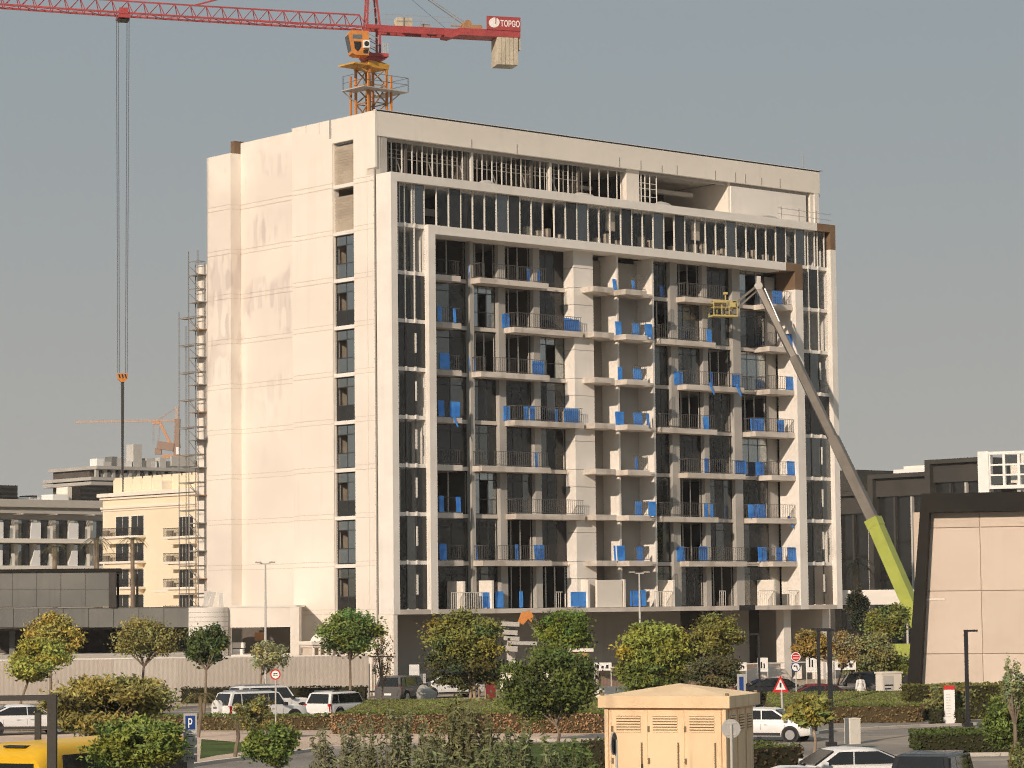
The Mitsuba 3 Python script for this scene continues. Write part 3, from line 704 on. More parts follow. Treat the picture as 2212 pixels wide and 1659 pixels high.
mj('lifting_sling', MB().tube((jt - .05, 0, zh - .3), (jt - .04, 0, zs), .075, .05, n=8).tube((jt + .06, .05, zh - .3), (jt + .04, .05, zs + 1.2), .06, .05, n=8), 'mat_rope')

# ---------------------------------------------------------------- lime telescopic boom lift in front of the tower's right end
mat('mat_lime', mottled((0.38, 0.43, 0.085), (0.31, 0.36, 0.07), 1.2, 1.2, 0.7), 0.45)
mat('mat_boom', mottled((0.15, 0.135, 0.115), (0.20, 0.18, 0.155), 0.8, 0.8, 0.8), 0.5)
mat('mat_rim_steel', (0.55, 0.55, 0.55), 0.3, metallic=.8)
mat('mat_boom_pale', mottled((0.30, 0.27, 0.23), (0.22, 0.20, 0.17), 0.8, 0.8, 0.8), 0.5)
mat('mat_basket', (0.52, 0.43, 0.17), 0.6)
BL = thing('boom_lift', 'lime green boom lift whose long grey arm carries a yellow basket to the balconies', 'boom lift')
p0, p1, p2, p3, p4 = at(2004, 1392, 204), at(1886, 1122, 206.3), at(1800, 945, 207.6), at(1715, 770, 209), at(1638, 618, 210)
part(BL, 'boom_section', MB().bar(p0, p1, .95, .95), 'mat_lime')
part(BL, 'boom_section', MB().bar(p1, p2, .72, .72), 'mat_boom')
part(BL, 'boom_section', MB().bar(p2, p3, .56, .56), 'mat_boom')
part(BL, 'boom_section', MB().bar(p3, p4, .40, .40), 'mat_boom_pale')
d01 = (p1 - p0) / np.linalg.norm(p1 - p0)
part(BL, 'boom_collar', MB().bar(p1 - d01 * .6, p1 + d01 * .05, 1.03, 1.03), 'mat_lime')
lt = MB(); side = np.cross(d01, [0, 1, 0]); side /= np.linalg.norm(side)
for i, (a, w) in enumerate(((0, .3), (.42, .2), (.72, .34), (1.16, .22), (1.5, .3), (1.9, .22))):   # dark print too small to read
    c = p0 + d01 * (5.0 + a) + np.array([0, -1, 0]) * .49
    lt.bar(c, c + d01 * w, .2, .03, up=(0, 1, 0))
part(BL, 'print', lt, 'mat_dark')
d12 = (p4 - p1) / np.linalg.norm(p4 - p1); off = np.cross(d12, [0, 1, 0]) * .5
part(BL, 'cable_track', MB().bar(p1 + off * .9, p3 + off * .62, .16, .12).bar(p3 + off * .62, p4 + off * .5, .10), 'mat_dark')
part(BL, 'ram', MB().tube(p4 - d12 * 3.2 - off * .5, p4 - d12 * .4 - off * .75, .07, n=8), 'mat_rim_steel')
p5 = at(1588, 668, 210)
part(BL, 'jib_head', MB().tube(p4 + (0, -.3, 0), p4 + (0, .35, 0), .3, n=14).bar(p4, p4 + (.05, 0, .75), .3), 'mat_galv')
part(BL, 'jib_arm', MB().bar(p4 + (0, -.12, .1), p5 + (.1, -.12, .5), .17).bar(p4 + (0, .12, -.25), p5 + (.2, .12, .1), .13), 'mat_boom')
part(BL, 'basket_mount', MB().bar(p5 + (0, 0, .7), p5 + (.0, 0, -.4), .28).bar(p5 + (-.1, 0, -.25), p5 + (-.9, 0, -.25), .2), 'mat_boom')
bx = at(1562, 676, 210)
bk = MB()
for x in (-.95, -.3, .3, .95):
    for y in (-.5, .5): bk.box(x - .03, x + .03, y - .03, y + .03, 0, 1.1)
for z in (.55, 1.07):
    bk.box(-.95, .95, -.53, -.47, z, z + .06).box(-.95, .95, .47, .53, z, z + .06).box(-.98, -.92, -.5, .5, z, z + .06).box(.92, .98, -.5, .5, z, z + .06)
bs = part(BL, 'basket', bk, 'mat_basket', frame(bx - np.array([0, 0, .2]), .3))
part(bs, 'basket_floor', MB().box(-1, 1, -.55, .55, -.12, 0), 'mat_basket', frame(bx - np.array([0, 0, .2]), .3))
part(bs, 'control_box', MB().box(.35, .8, -.62, -.5, .6, .95).box(-.9, .1, -.75, .2, .9, 1.0), 'mat_basket', frame(bx - np.array([0, 0, .2]), .3))
# an unlit floodlight pole on the basket, then the carrier on the ground
part(bs, 'lamp_pole', MB().box(.15, .22, -.1, -.03, 0, 1.6).box(.05, .32, -.2, .06, 1.6, 1.78), 'mat_basket', frame(bx - np.array([0, 0, .2]), .3))
g0 = np.array([p0[0] + .3, 204.0, 0])
part(BL, 'turntable', MB().box(-2.6, 1.6, -1.1, 1.1, 1.1, 2.3).box(-2.8, -1.4, -1.15, 1.15, 1.3, 2.9), 'mat_lime', frame(g0))
part(BL, 'chassis', MB().box(-2.6, 2.6, -1.0, 1.0, .55, 1.05), 'mat_dark', frame(g0))
for x in (-1.9, 1.9):
    for y in (-1.15, 1.15): part(BL, 'wheel', MB().tube((x, y - .2, .55), (x, y + .2, .55), .55, n=20), 'mat_dark', frame(g0))

# ---------------------------------------------------------------- scaffold at the far end of the side wall
mat('mat_tube', (0.20, 0.185, 0.165), 0.5)
SC = thing('scaffold', 'tall steel tube scaffold against the left end of the white side wall', 'scaffold')
bb('rear_wing', 0.24, 3.0, 21.99, 23.35, 0, 31.4, 'mat_wall')
tubes = MB()
for v in (22.15, 23.35):
    for u in (.12, -.5): tubes.tube((u, v, 0), (u, v, 32.4 if u < .1 else 31.5), .035, n=6)
for u in (.12, -.5): tubes.tube((u, 24.6, 0), (u, 24.6, 28.0 if u < .1 else 27), .03, n=6)
zz = 1.0; i = 0
while zz < 32:
    for u in (.12, -.5):
        tubes.bar((u, 22.1, zz), (u, 23.4, zz), .05)
        if zz < 27.6 and i % 2 == 0: tubes.bar((u, 23.4, zz), (u, 24.65, zz), .045)
    tubes.bar((.12, 22.15, zz), (-.5, 22.15, zz), .05)
    if i % 3 == 1: tubes.bar((-.5, 22.15, zz), (-.5, 23.35, zz + 1.0), .04)
    if i % 2: tubes.bar((-.45, 22.2, zz), (-.45, 23.3, zz + .7), .04)
    zz += 1.02; i += 1
part(SC, 'tube', tubes, 'mat_tube', MT, kind='stuff')
for i, z in enumerate(np.arange(2.0, 31, 2.04)):
    boxp(SC, 'plank', (-.48, 22.05, z + .03), (.2, 23.45, z + .09), 'mat_rust' if i % 3 == 0 else 'mat_steel', MT)
    if z < 27: boxp(SC, 'plank', (-.48, 23.5, z + .95), (.1, 24.55, z + 1.01), 'mat_steel', MT)
# ---------------------------------------------------------------- buildings around and behind
class Face:
    """A facade plane through the ground point under a pixel at a given distance: s along it, d behind it, z up."""

    def __init__(s, px, py, depth, direction):
        s.o = at(px, py, depth); s.o[2] = 0
        d = np.array([direction[0], direction[1], 0.0]); s.d = d / np.linalg.norm(d)
        s.n = np.array([-s.d[1], s.d[0], 0]) if s.d[0] > 0 else np.array([s.d[1], -s.d[0], 0])   # into the building
        s.M = np.eye(4); s.M[:3, 0], s.M[:3, 1], s.M[:3, 3] = s.d, s.n, s.o

    def hit(s, px, py, back=0.0):
        r = ray(px, py)
        t = s.n @ (s.o + s.n * back - EYE) / (s.n @ r)
        p = EYE + r * t - s.o
        return float(p @ s.d), float(EYE[2] + r[2] * t)

    def S(s, px, py=1200, back=0.0): return s.hit(px, py, back)[0]
    def Z(s, px, py, back=0.0): return s.hit(px, py, back)[1]

    def box(s, parent, base, px0, px1, py0, py1, d0, d1, m, ref_y=None):
        a, b = s.S(px0, (py0 + py1) / 2, d0), s.S(px1, (py0 + py1) / 2, d0)
        xm = (px0 + px1) / 2
        z1, z0 = s.Z(xm, py0, d0), s.Z(xm, py1, d0)
        return boxp(parent, base, (min(a, b), d0, min(z0, z1)), (max(a, b), d1, max(z0, z1)), m, s.M)


mat('mat_cream', mottled((0.80, 0.69, 0.52), (0.75, 0.64, 0.47), 0.2, 0.3, 0.7, 0.2), 0.85)
mat('mat_trim', (0.76, 0.71, 0.62), 0.8)
mat('mat_hotel', mottled((0.50, 0.465, 0.41), (0.44, 0.41, 0.36), 0.15, 0.4, 0.7, 0.2), 0.85)
mat('mat_greyblock', mottled((0.20, 0.20, 0.185), (0.15, 0.152, 0.145), 0.25, 0.35, 0.8, 0.3), 0.9)
mat('mat_black', mottled((0.021, 0.019, 0.016), (0.015, 0.014, 0.012), 0.3, 0.3), 0.7, spec=.12)
mat('mat_grey_clad', mottled((0.06, 0.056, 0.048), (0.048, 0.045, 0.04), 0.3, 0.3), 0.7)
mat('mat_tan', mottled((0.64, 0.54, 0.45), (0.60, 0.50, 0.41), 0.25, 0.3, 0.7, 0.15), 0.85)
mat('mat_tan_dusty', mottled((0.60, 0.505, 0.415), (0.555, 0.46, 0.375), 0.4, 0.4, 0.9, 0.35), 0.9)
mat('mat_soffit', (0.30, 0.25, 0.19), 0.8)

# ---- cream building with balconies, beyond the scaffold
CR = Face(222, 1200, 345, -EV)
cream = thing('cream_building', 'pale cream apartment building with small balconies and dark window pairs beside the scaffold', 'building')
s1 = CR.S(470); zt = CR.Z(300, 1063)
boxp(cream, 'wall', (0, 0, 0), (s1, 14, zt), 'mat_cream', CR.M)
at_ = boxp(cream, 'attic', (.5, 1.2, zt), (s1, 13, CR.Z(300, 1034, 1.2)), 'mat_cream', CR.M)
for i in range(9): boxp(at_, 'attic_panel', (.9 + i * 2.1, 1.13, zt + .35), (2.7 + i * 2.1, 1.2, zt + 2.0), 'mat_cream', CR.M)
for (py, hh, out) in ((1066, .45, .55), (1074, .2, .3), (1094, .25, .25), (1100, .12, .15)):
    z = CR.Z(300, py); boxp(cream, 'cornice', (-out, -out, z - hh / 2), (s1, 0, z + hh / 2), 'mat_trim', CR.M)
boxp(cream, 'parapet', (CR.S(352), -.3, zt + .05), (CR.S(354), 1.2, zt + 1.2), 'mat_trim', CR.M)
for row, (yt, yb, ys) in enumerate(((1118, 1152, 1163), (1174, 1208, 1217), (1232, 1262, 1272), (1286, 1316, 1330))):
    for (xa, xb, ws) in ((234, 316, ((252, 279), (285, 311))), (371, 442, ((388, 402), (404, 418)))):
        zs, z1 = CR.Z(xa, ys), CR.Z(xa, yt)
        a, b = CR.S(xa), CR.S(xb)
        bal = boxp(cream, 'balcony', (a, -1.3, zs - .1), (b, 0, zs + .18), 'mat_trim', CR.M)
        boxp(bal, 'bracket', (a + .7, -1.0, zs - .75), (b - .6, 0, zs - .1), 'mat_cream', CR.M)
        m = MB(); 
        for s in np.arange(a + .1, b, .22): m.box(s, s + .04, -1.25, -1.21, zs + .18, zs + 1.15)
        m.box(a, b, -1.27, -1.2, zs + 1.1, zs + 1.18)
        part(bal, 'railing', m, 'mat_dark', CR.M, kind='stuff')
        boxp(bal, 'planter', (a + .3, -1.0, zs + .18), (a + 1.2, -.5, zs + .9), 'mat_board', CR.M)
        for (wa, wb) in ws:
            sa, sb = CR.S(wa), CR.S(wb)
            w = boxp(cream, 'window', (sa - .12, -.06, zs + .1), (sb + .12, .02, z1 + .12), 'mat_trim', CR.M)
            boxp(w, 'pane', (sa, -.09, zs + .18), ((sa + sb) / 2 - .05, -.065, z1), 'mat_pane_dark', CR.M)
            boxp(w, 'pane', ((sa + sb) / 2 + .05, -.09, zs + .18), (sb, -.065, z1), 'mat_pane_dark', CR.M)
for (xa, xb) in ((232, 300), (330, 372)):
    boxp(cream, 'panel_mould', (CR.S(xa), -.08, CR.Z(300, 1278) - .1), (CR.S(xb), 0, CR.Z(300, 1278) + .1), 'mat_trim', CR.M)

# ---- unfinished block behind it, with rooftop plant
UF = Face(204, 1040, 430, EU)
uf = thing('concrete_block', 'distant unfinished concrete block with open floors above the cream building', 'building')
s1 = UF.S(450)
for py in (1046, 1036, 1012): z = UF.Z(300, py); boxp(uf, 'floor_slab', (-.6 if py > 1030 else .4, 0, z - .25), (s1, 14, z + .25), 'mat_plaster', UF.M)
z0, z1 = UF.Z(300, 1033), UF.Z(300, 1013)
for i in range(14):
    s = .6 + i * s1 / 14
    boxp(uf, 'column', (s, .5, z0), (s + .5, 1.0, z1), 'mat_plaster', UF.M)
    boxp(uf, 'infill', (s + .6 + rng.uniform(0, .8), 1.0, z0), (s + 1.6 + rng.uniform(0, .8), 1.3, z0 + rng.uniform(.6, 1.5)), ['mat_white_paint', 'mat_galv', 'mat_greyblock'][i % 3], UF.M)
boxp(uf, 'core_wall', (1.0, 3.0, 0), (s1, 13.5, UF.Z(300, 1012)), 'mat_room', UF.M)
for i in range(16):
    s = 1.5 + i * s1 / 17 + rng.uniform(-.4, .4); zz = UF.Z(300, 1008); hgt = rng.uniform(.7, 1.7) if i != 5 else 3.6
    boxp(uf, 'rooftop_unit', (s, 1.5, zz), (s + rng.uniform(.9, 1.7), 3.5, zz + hgt), ['mat_white_paint', 'mat_galv', 'mat_greyblock', 'mat_galv'][i % 4], UF.M)
boxp(uf, 'roof_screen', (UF.S(380), 1.2, UF.Z(400, 1006)), (UF.S(430), 1.5, UF.Z(400, 985)), 'mat_galv', UF.M)

# ---- two far cranes
mat('mat_orange_hazed', (0.42, 0.32, 0.26), 0.7)  # distance haze is put into these three crane colours by paling them
mat('mat_far_orange_hazed', (0.50, 0.27, 0.15), 0.7)
mat('mat_far_rust_hazed', (0.30, 0.20, 0.15), 0.8)
FC = thing('luffing_crane', 'far orange luffing crane above the unfinished block behind the scaffold', 'tower crane')
D = 900
q = lambda x, y: at(x, y, D)
part(FC, 'mast', MB().bar(q(381, 984), q(384, 905), 1.7).bar(q(388, 968), q(379, 905), .8), 'mat_far_rust_hazed')
part(FC, 'boom', MB().bar(q(376, 975), q(345, 912), .9).bar(q(345, 912), q(330, 914), 1.1), 'mat_far_orange_hazed')
part(FC, 'counter_deck', MB().bar(q(340, 961), q(376, 966), 2.5).box(*sum(([a, a + 2.0] for a in q(342, 975) - 1.0), [])), 'mat_far_rust_hazed')
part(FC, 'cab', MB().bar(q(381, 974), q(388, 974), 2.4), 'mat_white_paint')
part(FC, 'slewing_ring', MB().bar(q(350, 986), q(402, 986), 1.2), 'mat_far_orange_hazed')
part(FC, 'tie_rope', MB().bar(q(345, 913), q(342, 962), .16).bar(q(331, 915), q(332, 955), .13), 'mat_far_rust_hazed')
FJ = thing('tower_crane', 'far orange crane paled by painted haze with a long thin level jib left of the scaffold', 'tower crane')
q = lambda x, y: at(x, y, 1200)
jl = MB().bar(q(163, 912), q(382, 908), .7).bar(q(170, 909.5), q(382, 905), .3)
for i in range(24):
    a = 165 + i * 9; jl.bar(q(a, 911.5), q(a + 4.5, 909.2), .22).bar(q(a + 4.5, 909.2), q(a + 9, 911.5), .22)
part(FJ, 'jib', jl, 'mat_orange_hazed')
part(FJ, 'tower_head', MB().bar(q(382, 1000), q(382, 878), 1.2).bar(q(378, 882), q(386, 880), .8), 'mat_orange_hazed')
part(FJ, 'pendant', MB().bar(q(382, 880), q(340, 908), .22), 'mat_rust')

# ---- long low hotel at the left, with white screens
HT = Face(0, 1200, 385, EU)
hot = thing('hotel_building', 'long grey hotel with two rows of dark windows and white screens at the left edge', 'building')
sa, s1 = HT.S(-60), HT.S(230)
zr = HT.Z(110, 1094)
boxp(hot, 'wall', (sa, 1.2, 0), (s1, 14, zr - .1), 'mat_hotel', HT.M)
boxp(hot, 'roof_edge', (sa - .5, -.6, zr - .15), (s1 + .3, 14, zr + .9), 'mat_hotel', HT.M)
zl = HT.Z(110, 1112)
for i in range(5): boxp(hot, 'louvre', (sa, -1.2 + i * .42, zl + .1 + i * .13), (s1, -1.05 + i * .42, zl + .28 + i * .13), 'mat_hotel', HT.M)
for x in (36, 110, 190): boxp(hot, 'louvre_arm', (HT.S(x), -1.25, zl - .05), (HT.S(x) + .3, 1.2, zl + .1), 'mat_trim', HT.M)
for row, (yt, yb, ysl) in enumerate(((1123, 1162, 1168), (1175, 1216, 1226))):
    zs = HT.Z(110, ysl)
    boxp(hot, 'balcony_slab', (sa, -1.4, zs - .35), (s1, 1.2, zs + .25), 'mat_trim', HT.M)
    for i in range(-1, 6):
        x = 0 + i * 40.5
        a, b = HT.S(x - 4), HT.S(x + 30)
        z0, z1 = zs + .25, HT.Z(110, yt)
        w = boxp(hot, 'window', (a, .95, z0), (b, 1.19, z1), 'mat_frame_dark', HT.M)
        boxp(w, 'pane', (a + .12, .9, z0 + .1), ((a + b) / 2, .94, z1 - .1), 'mat_pane_mirror', HT.M)
        boxp(w, 'pane', ((a + b) / 2 + .08, .9, z0 + .1), (b - .12, .94, z1 - .1), 'mat_pane_dark', HT.M)
        boxp(hot, 'pier', (b + .15, .2, z0), (b + .8, 1.2, z1), 'mat_hotel', HT.M)
        if i % 2 == 0:
            p = [(0, 0), (1.6, 0), (1.6, 2.1), (.7, 2.1)] if row else [(0, 0), (1.7, 0), (1.7, 2.2), (.2, 2.2)]
            part(hot, 'screen', MB().prism([(a - 1.6 + u, v + z0) for u, v in p], (0, .12, 0), (0, -1.2, 0)), 'mat_white_paint', HT.M)
            part(hot, 'screen', MB().prism([(b - .9 + u * .5, v * .8 + z0) for u, v in p], (0, .1, 0), (0, -.4, 0)), 'mat_trim', HT.M)
zt = HT.Z(110, 1090)
for (x0, x1, y0, y1, m, d) in ((-30, 38, 1048, 1086, 'mat_black', 2), (172, 226, 1051, 1090, 'mat_black', 2), (40, 86, 1074, 1088, 'mat_white_paint', 3), (114, 148, 1068, 1088, 'mat_white_paint', 3), (146, 172, 1052, 1088, 'mat_trim', 4), (66, 80, 1070, 1078, 'mat_dark', 3)):
    r = HT.box(hot, 'rooftop_unit', x0, x1, y0, y1, d, d + 3, m)
    if m == 'mat_black':
        a, b = HT.S(x0, 1070, d), HT.S(x1, 1070, d); za, zb_ = HT.Z((x0 + x1) / 2, y1, d), HT.Z((x0 + x1) / 2, y0, d)
        for i in range(4): boxp(r, 'louvre', (a + .1, d - .08, za + .2 + i * (zb_ - za) / 4), (b - .1, d - .02, za + (i + .75) * (zb_ - za) / 4), 'mat_frame_dark', HT.M)

# ---- dark glass building right of the tower
DG = Face(1820, 1200, 300, -EV)
dg = thing('glass_building', 'black glass office building with grey framed bays behind the boom lift', 'building')
a0 = DG.S(1790)
for (x0, x1, yt, d, nf) in ((1790, 1884, 1062, 4.0, 2), (1876, 2012, 1022, 1.2, 3), (2000, 2125, 990, 0, 3)):
    zt = DG.Z((x0 + x1) / 2, yt, d); sa, sb = DG.S(x0, 1150, d), DG.S(x1, 1150, d)
    boxp(dg, 'body', (sa, d + 1.0, 0), (sb, d + 20, zt - .3), 'mat_pane_dark', DG.M)
    boxp(dg, 'roof_edge', (sa, d, zt - .45), (sb, d + 20.2, zt), 'mat_grey_clad', DG.M)
    boxp(dg, 'side_pier', (sa, d, 0), (sa + .7, d + 1.0, zt - .45), 'mat_grey_clad', DG.M)
    boxp(dg, 'spandrel', (sa + .7, d + .55, zt - 2.4), (sb, d + 1.0, zt - .46), 'mat_grey_clad', DG.M)
    for z in np.arange(zt - 7.0, 2, -4.0): boxp(dg, 'floor_line', (sa + .7, d + .8, z - .3), (sb, d + 1.0, z), 'mat_black', DG.M)
    for i in range(1, 4):
        s = sa + .7 + (sb - sa - .7) * i / (3.4 if x0 != 1790 else 2.5)
        if s < sb - .3: boxp(dg, 'mullion', (s, d + .6, 0), (s + .22, d + .98, zt - 2.5), 'mat_grey_clad' if i % 2 else 'mat_galv', DG.M)
DG.box(dg, 'stair_head', 1800, 1852, 1016, 1062, 6, 12, 'mat_grey_clad'); DG.box(dg, 'rooftop_unit', 1845, 1890, 1040, 1062, 8, 12, 'mat_tan')
DG.box(dg, 'rooftop_unit', 1930, 2000, 1013, 1024, 6, 12, 'mat_white_paint'); DG.box(dg, 'rooftop_unit', 1952, 2000, 1006, 1013, 7, 11, 'mat_trim')
WB = Face(1800, 1290, 219, (1, -0.1, 0))
wb = thing('entrance_canopy', 'pale horizontal canopy beam across the foot of the black glass building', 'canopy')
WB.box(wb, 'fascia', 1800, 2010, 1274, 1306, 0, 6, 'mat_frame')
for x in (1958, 2003): WB.box(wb, 'post', x, x + 4, 1306, 1400, 1, 1.3, 'mat_galv')

# ---- tan wall building in a black surround, right edge
TB = Face(1992, 1470, 158, (math.cos(math.radians(17.5)), -math.sin(math.radians(17.5)), 0))
tb = thing('tan_building', 'tan panelled building with a thick black leaning surround at the right edge', 'building')
zt, zi = TB.Z(2010, 1066, -.8), TB.Z(2010, 1108)
sR = TB.S(2400)
sl0, sl1 = TB.S(1990, 1066, -.8), TB.S(1960, 1475, -.8)
si0, si1 = TB.S(2012, 1108), TB.S(1992, 1475)
z0s = 0
def lin(za, zb, sa, sb, z): return sa + (sb - sa) * (z - za) / (zb - za)
ztop, zc = zt, TB.Z(1992, 1475)
slb = lin(zt, TB.Z(1960, 1475, -.8), sl0, sl1, 0); sib = lin(zi, zc, si0, si1, 0)
part(tb, 'surround', MB().prism([(slb, 0), (sib, 0), (si0, zi), (sR, zi), (sR, zt), (sl0, zt)], (0, 12, 0), (0, -.8, 0)), 'mat_black', TB.M)
boxp(tb, 'backing', (sib - .2, .1, 0), (sR, 11, zi + .05), 'mat_tan_dusty', TB.M)
xs = [None, TB.S(2120, 1300), TB.S(2212 + 20, 1300), sR]
zs = [0, TB.Z(2100, 1412), TB.Z(2100, 1276), TB.Z(2100, 1139), zi]
for r in range(4):
    for c in range(3):
        a0_, a1_ = (lin(0, zi, sib, si0, zs[r]), lin(0, zi, sib, si0, zs[r + 1])) if c == 0 else (xs[c] + .02, xs[c] + .02)
        b = xs[c + 1] - .012
        part(tb, 'panel', MB().prism([(a0_ + .0, zs[r] + .02), (b, zs[r] + .02), (b, zs[r + 1] - .02), (a1_ + .0, zs[r + 1] - .02)], (0, .09, 0), (0, 0, 0)), 'mat_tan' if (r * 2 + c) % 3 else 'mat_tan_dusty', TB.M)
boxp(tb, 'door_rail', (sib + .05, -.06, TB.Z(2010, 1295) - .05), (TB.S(2042, 1295), 0, TB.Z(2010, 1295) + .05), 'mat_trim', TB.M)

# ---- white framed rooftop glass box beyond it
WG = Face(2118, 1010, 235, -EV + EU * .35)
wg = thing('rooftop_pavilion', 'white framed glass box with square panes on the roof at the right edge', 'pavilion')
s1 = WG.S(2330, 1010); zb, zt = WG.Z(2118, 1052), WG.Z(2118, 978)
boxp(wg, 'corner_post', (-.2, -.1, zb - 8), (.75, 1.0, zt + .1), 'mat_white_paint', WG.M)
boxp(wg, 'frame', (.75, 0, zt - .2), (s1, .5, zt + .05), 'mat_white_paint', WG.M); boxp(wg, 'frame', (.75, 0, zb - .2), (s1, .5, zb + .1), 'mat_white_paint', WG.M)
boxp(wg, 'deck', (.75, .1, zb - .8), (s1, 9, zb - .5), 'mat_black', WG.M)
n = 6; px_ = (s1 - .75) / n; pz = (zt - .2 - zb - .1) / 3
for i in range(n + 1): boxp(wg, 'bar', (.75 + i * px_ - .12, .06, zb + .1), (.75 + i * px_ + .1, .4, zt - .2), 'mat_white_paint', WG.M)
for r in (1, 2): boxp(wg, 'bar', (.75, .1, zb + .1 + r * pz - .07), (s1, .36, zb + .1 + r * pz + .07), 'mat_white_paint', WG.M)
for i in range(n):
    for r in range(3): boxp(wg, 'pane', (.75 + i * px_ + .1, .2, zb + .17 + r * pz), (.75 + (i + 1) * px_ - .12, .22, zb + .03 + (r + 1) * pz), 'mat_pane' if (i + r) % 3 else 'mat_pane_mirror', WG.M)
boxp(wg, 'rear_wall', (.9, 5, zb - .5), (s1, 5.2, zt), 'mat_trim', WG.M)
for i in range(5): boxp(wg, 'seat', (1.5 + i * 2.2, .8, zb - .5), (2.6 + i * 2.2, 1.6, zb + .3), 'mat_room', WG.M)

# ---------------------------------------------------------------- grey concrete block and its podium, left of the tower
GB = Face(0, 1300, 196, EU * .95 + np.array([0.25, -.5, 0]))
gb = thing('grey_podium', 'bare grey concrete podium with a deep dark opening left of the white wall', 'building')
sa = GB.S(-80, 1300)
def gbox(base, x0, x1, y0, y1, d0, d1, m, parent=None): return GB.box(parent or gb, base, x0, x1, y0, y1, d0, d1, m)
uw = gbox('upper_wall', -80, 236, 1236, 1312, 0, .6, 'mat_room')
for i in range(6):
    for r in range(2): gbox('panel', -78 + i * 52.5, -26.5 + i * 52.5 if i < 5 else 235, 1237 + r * 37.5, 1273.5 + r * 37.5, -.05, 0, 'mat_greyblock', uw)
gbox('jamb', 236, 250, 1236, 1312, -.1, 3, 'mat_grey_clad')
gbox('roof_edge', -80, 262, 1229, 1237, -.15, 8, 'mat_black')
lb = gbox('lower_band', -80, 408, 1313, 1356, .2, .8, 'mat_room')
for i in range(9): gbox('panel', -79 + i * 54.2, -26 + i * 54.2, 1314, 1355, .12, .2, 'mat_greyblock', lb)
gbox('soffit', -80, 408, 1355, 1360, .3, 12, 'mat_black')
gbox('floor', -80, 410, 1414, 1424, -.3, 12, 'mat_plaster')
gbox('rear', -80, 408, 1355, 1416, 11, 11.5, 'mat_room')
for x in (20, 84, 322): gbox('pillar', x, x + 12, 1357, 1416, 3, 3.6, 'mat_greyblock')
for x in (252, 294): gbox('pillar', x, x + 5, 1240, 1312, .5, 1, 'mat_black')
gbox('sign_bar', 306, 326, 1362, 1369, .1, .3, 'mat_galv')
gbox('base', -80, 412, 1424, 1505, 0, 10, 'mat_plaster')

CY = at(450, 1345, 190); CY[2] = 0
cyl = thing('concrete_drum', 'round pale concrete stair drum at the foot of the white wall', 'drum')
rc = 42 / F_PX * 190
zt, zb = at(450, 1312, 190)[2], at(450, 1500, 190)[2]
part(cyl, 'drum', MB().tube((0, 0, max(zb, 0)), (0, 0, zt), rc, n=48), 'mat_frame', frame(CY), smooth=40)
for i in range(5): part(cyl, 'ring', MB().tube((0, 0, zt - .35 - i * .32), (0, 0, zt - .31 - i * .32), rc + .015, n=48), 'mat_plaster', frame(CY))
for i, x in enumerate((440, 447, 455, 478)):
    t = thing('timber_sheet', f'grey sheet leaning on the roof behind the concrete drum, {NTH[i]} from the left', 'sheet')
    o = at(x, 1310, 189.5)
    part(None, t, MB().bar(o, o + np.array([rng.uniform(-.2, .5), .4, rng.uniform(.7, 1.1)]), .25, .06, up=(0, 1, 0)), 'mat_galv')
PB = Face(492, 1400, 190, EU * .9 + np.array([.3, -.62, 0]))
pb = thing('parking_entrance', 'low cream parking entrance with a dark opening between the drum and the street lamp', 'building')
def pbox(base, x0, x1, y0, y1, d0, d1, m): return PB.box(pb, base, x0, x1, y0, y1, d0, d1, m)
pbox('lintel', 492, 630, 1311, 1355, 0, 1.0, 'mat_wall_b'); pbox('roof', 492, 640, 1308, 1312, -.08, 7, 'mat_frame')
pbox('pier', 627, 646, 1311, 1500, -.02, 1.6, 'mat_wall'); pbox('rear', 492, 630, 1352, 1420, 6, 6.3, 'mat_room'); pbox('pier', 494, 498, 1355, 1420, .2, 1, 'mat_wall_b')
pbox('inner_wall', 500, 522, 1358, 1410, 2.5, 3, 'mat_greyblock'); pbox('crate', 498, 526, 1388, 1400, 1.2, 2.2, 'mat_white_paint'); pbox('crate', 496, 524, 1402, 1414, 1.1, 2.1, 'mat_white_paint')
pbox('poster', 550, 572, 1366, 1384, 3, 3.05, 'mat_rust'); pbox('base', 492, 646, 1414, 1505, .1, 6, 'mat_frame')

# small white domed kiosk behind the hoarding
dk = thing('domed_kiosk', 'small white domed kiosk with columns just behind the hoarding', 'kiosk')
o = at(692, 1416, 186.5); w = 36 / F_PX * 186.5
zt = o[2]; o[2] = 0
dome = trimesh.creation.icosphere(subdivisions=3, radius=w * .62); dome = trimesh.Trimesh(dome.vertices[:] * (1, 1, 1.05), dome.faces)
part(dk, 'dome', MB().mesh(dome), 'mat_wall', frame(o + (0, 0, zt + .75)), smooth=True)
part(dk, 'cornice', MB().box(-w, w, -w, w, zt + .72, zt + .95).box(-w * .9, w * .9, -w * .9, w * .9, zt + .55, zt + .72), 'mat_wall', frame(o, .5))
for i in range(5):
    s = -w * .8 + i * w * .4
    part(dk, 'column', MB().tube((s, -w * .8, 0), (s, -w * .8, zt + .55), .09, n=10), 'mat_wall', frame(o, .5))
part(dk, 'wall', MB().box(-w * .8, w * .8, -w * .6, w * .8, 0, zt + .55), 'mat_tan', frame(o, .5))

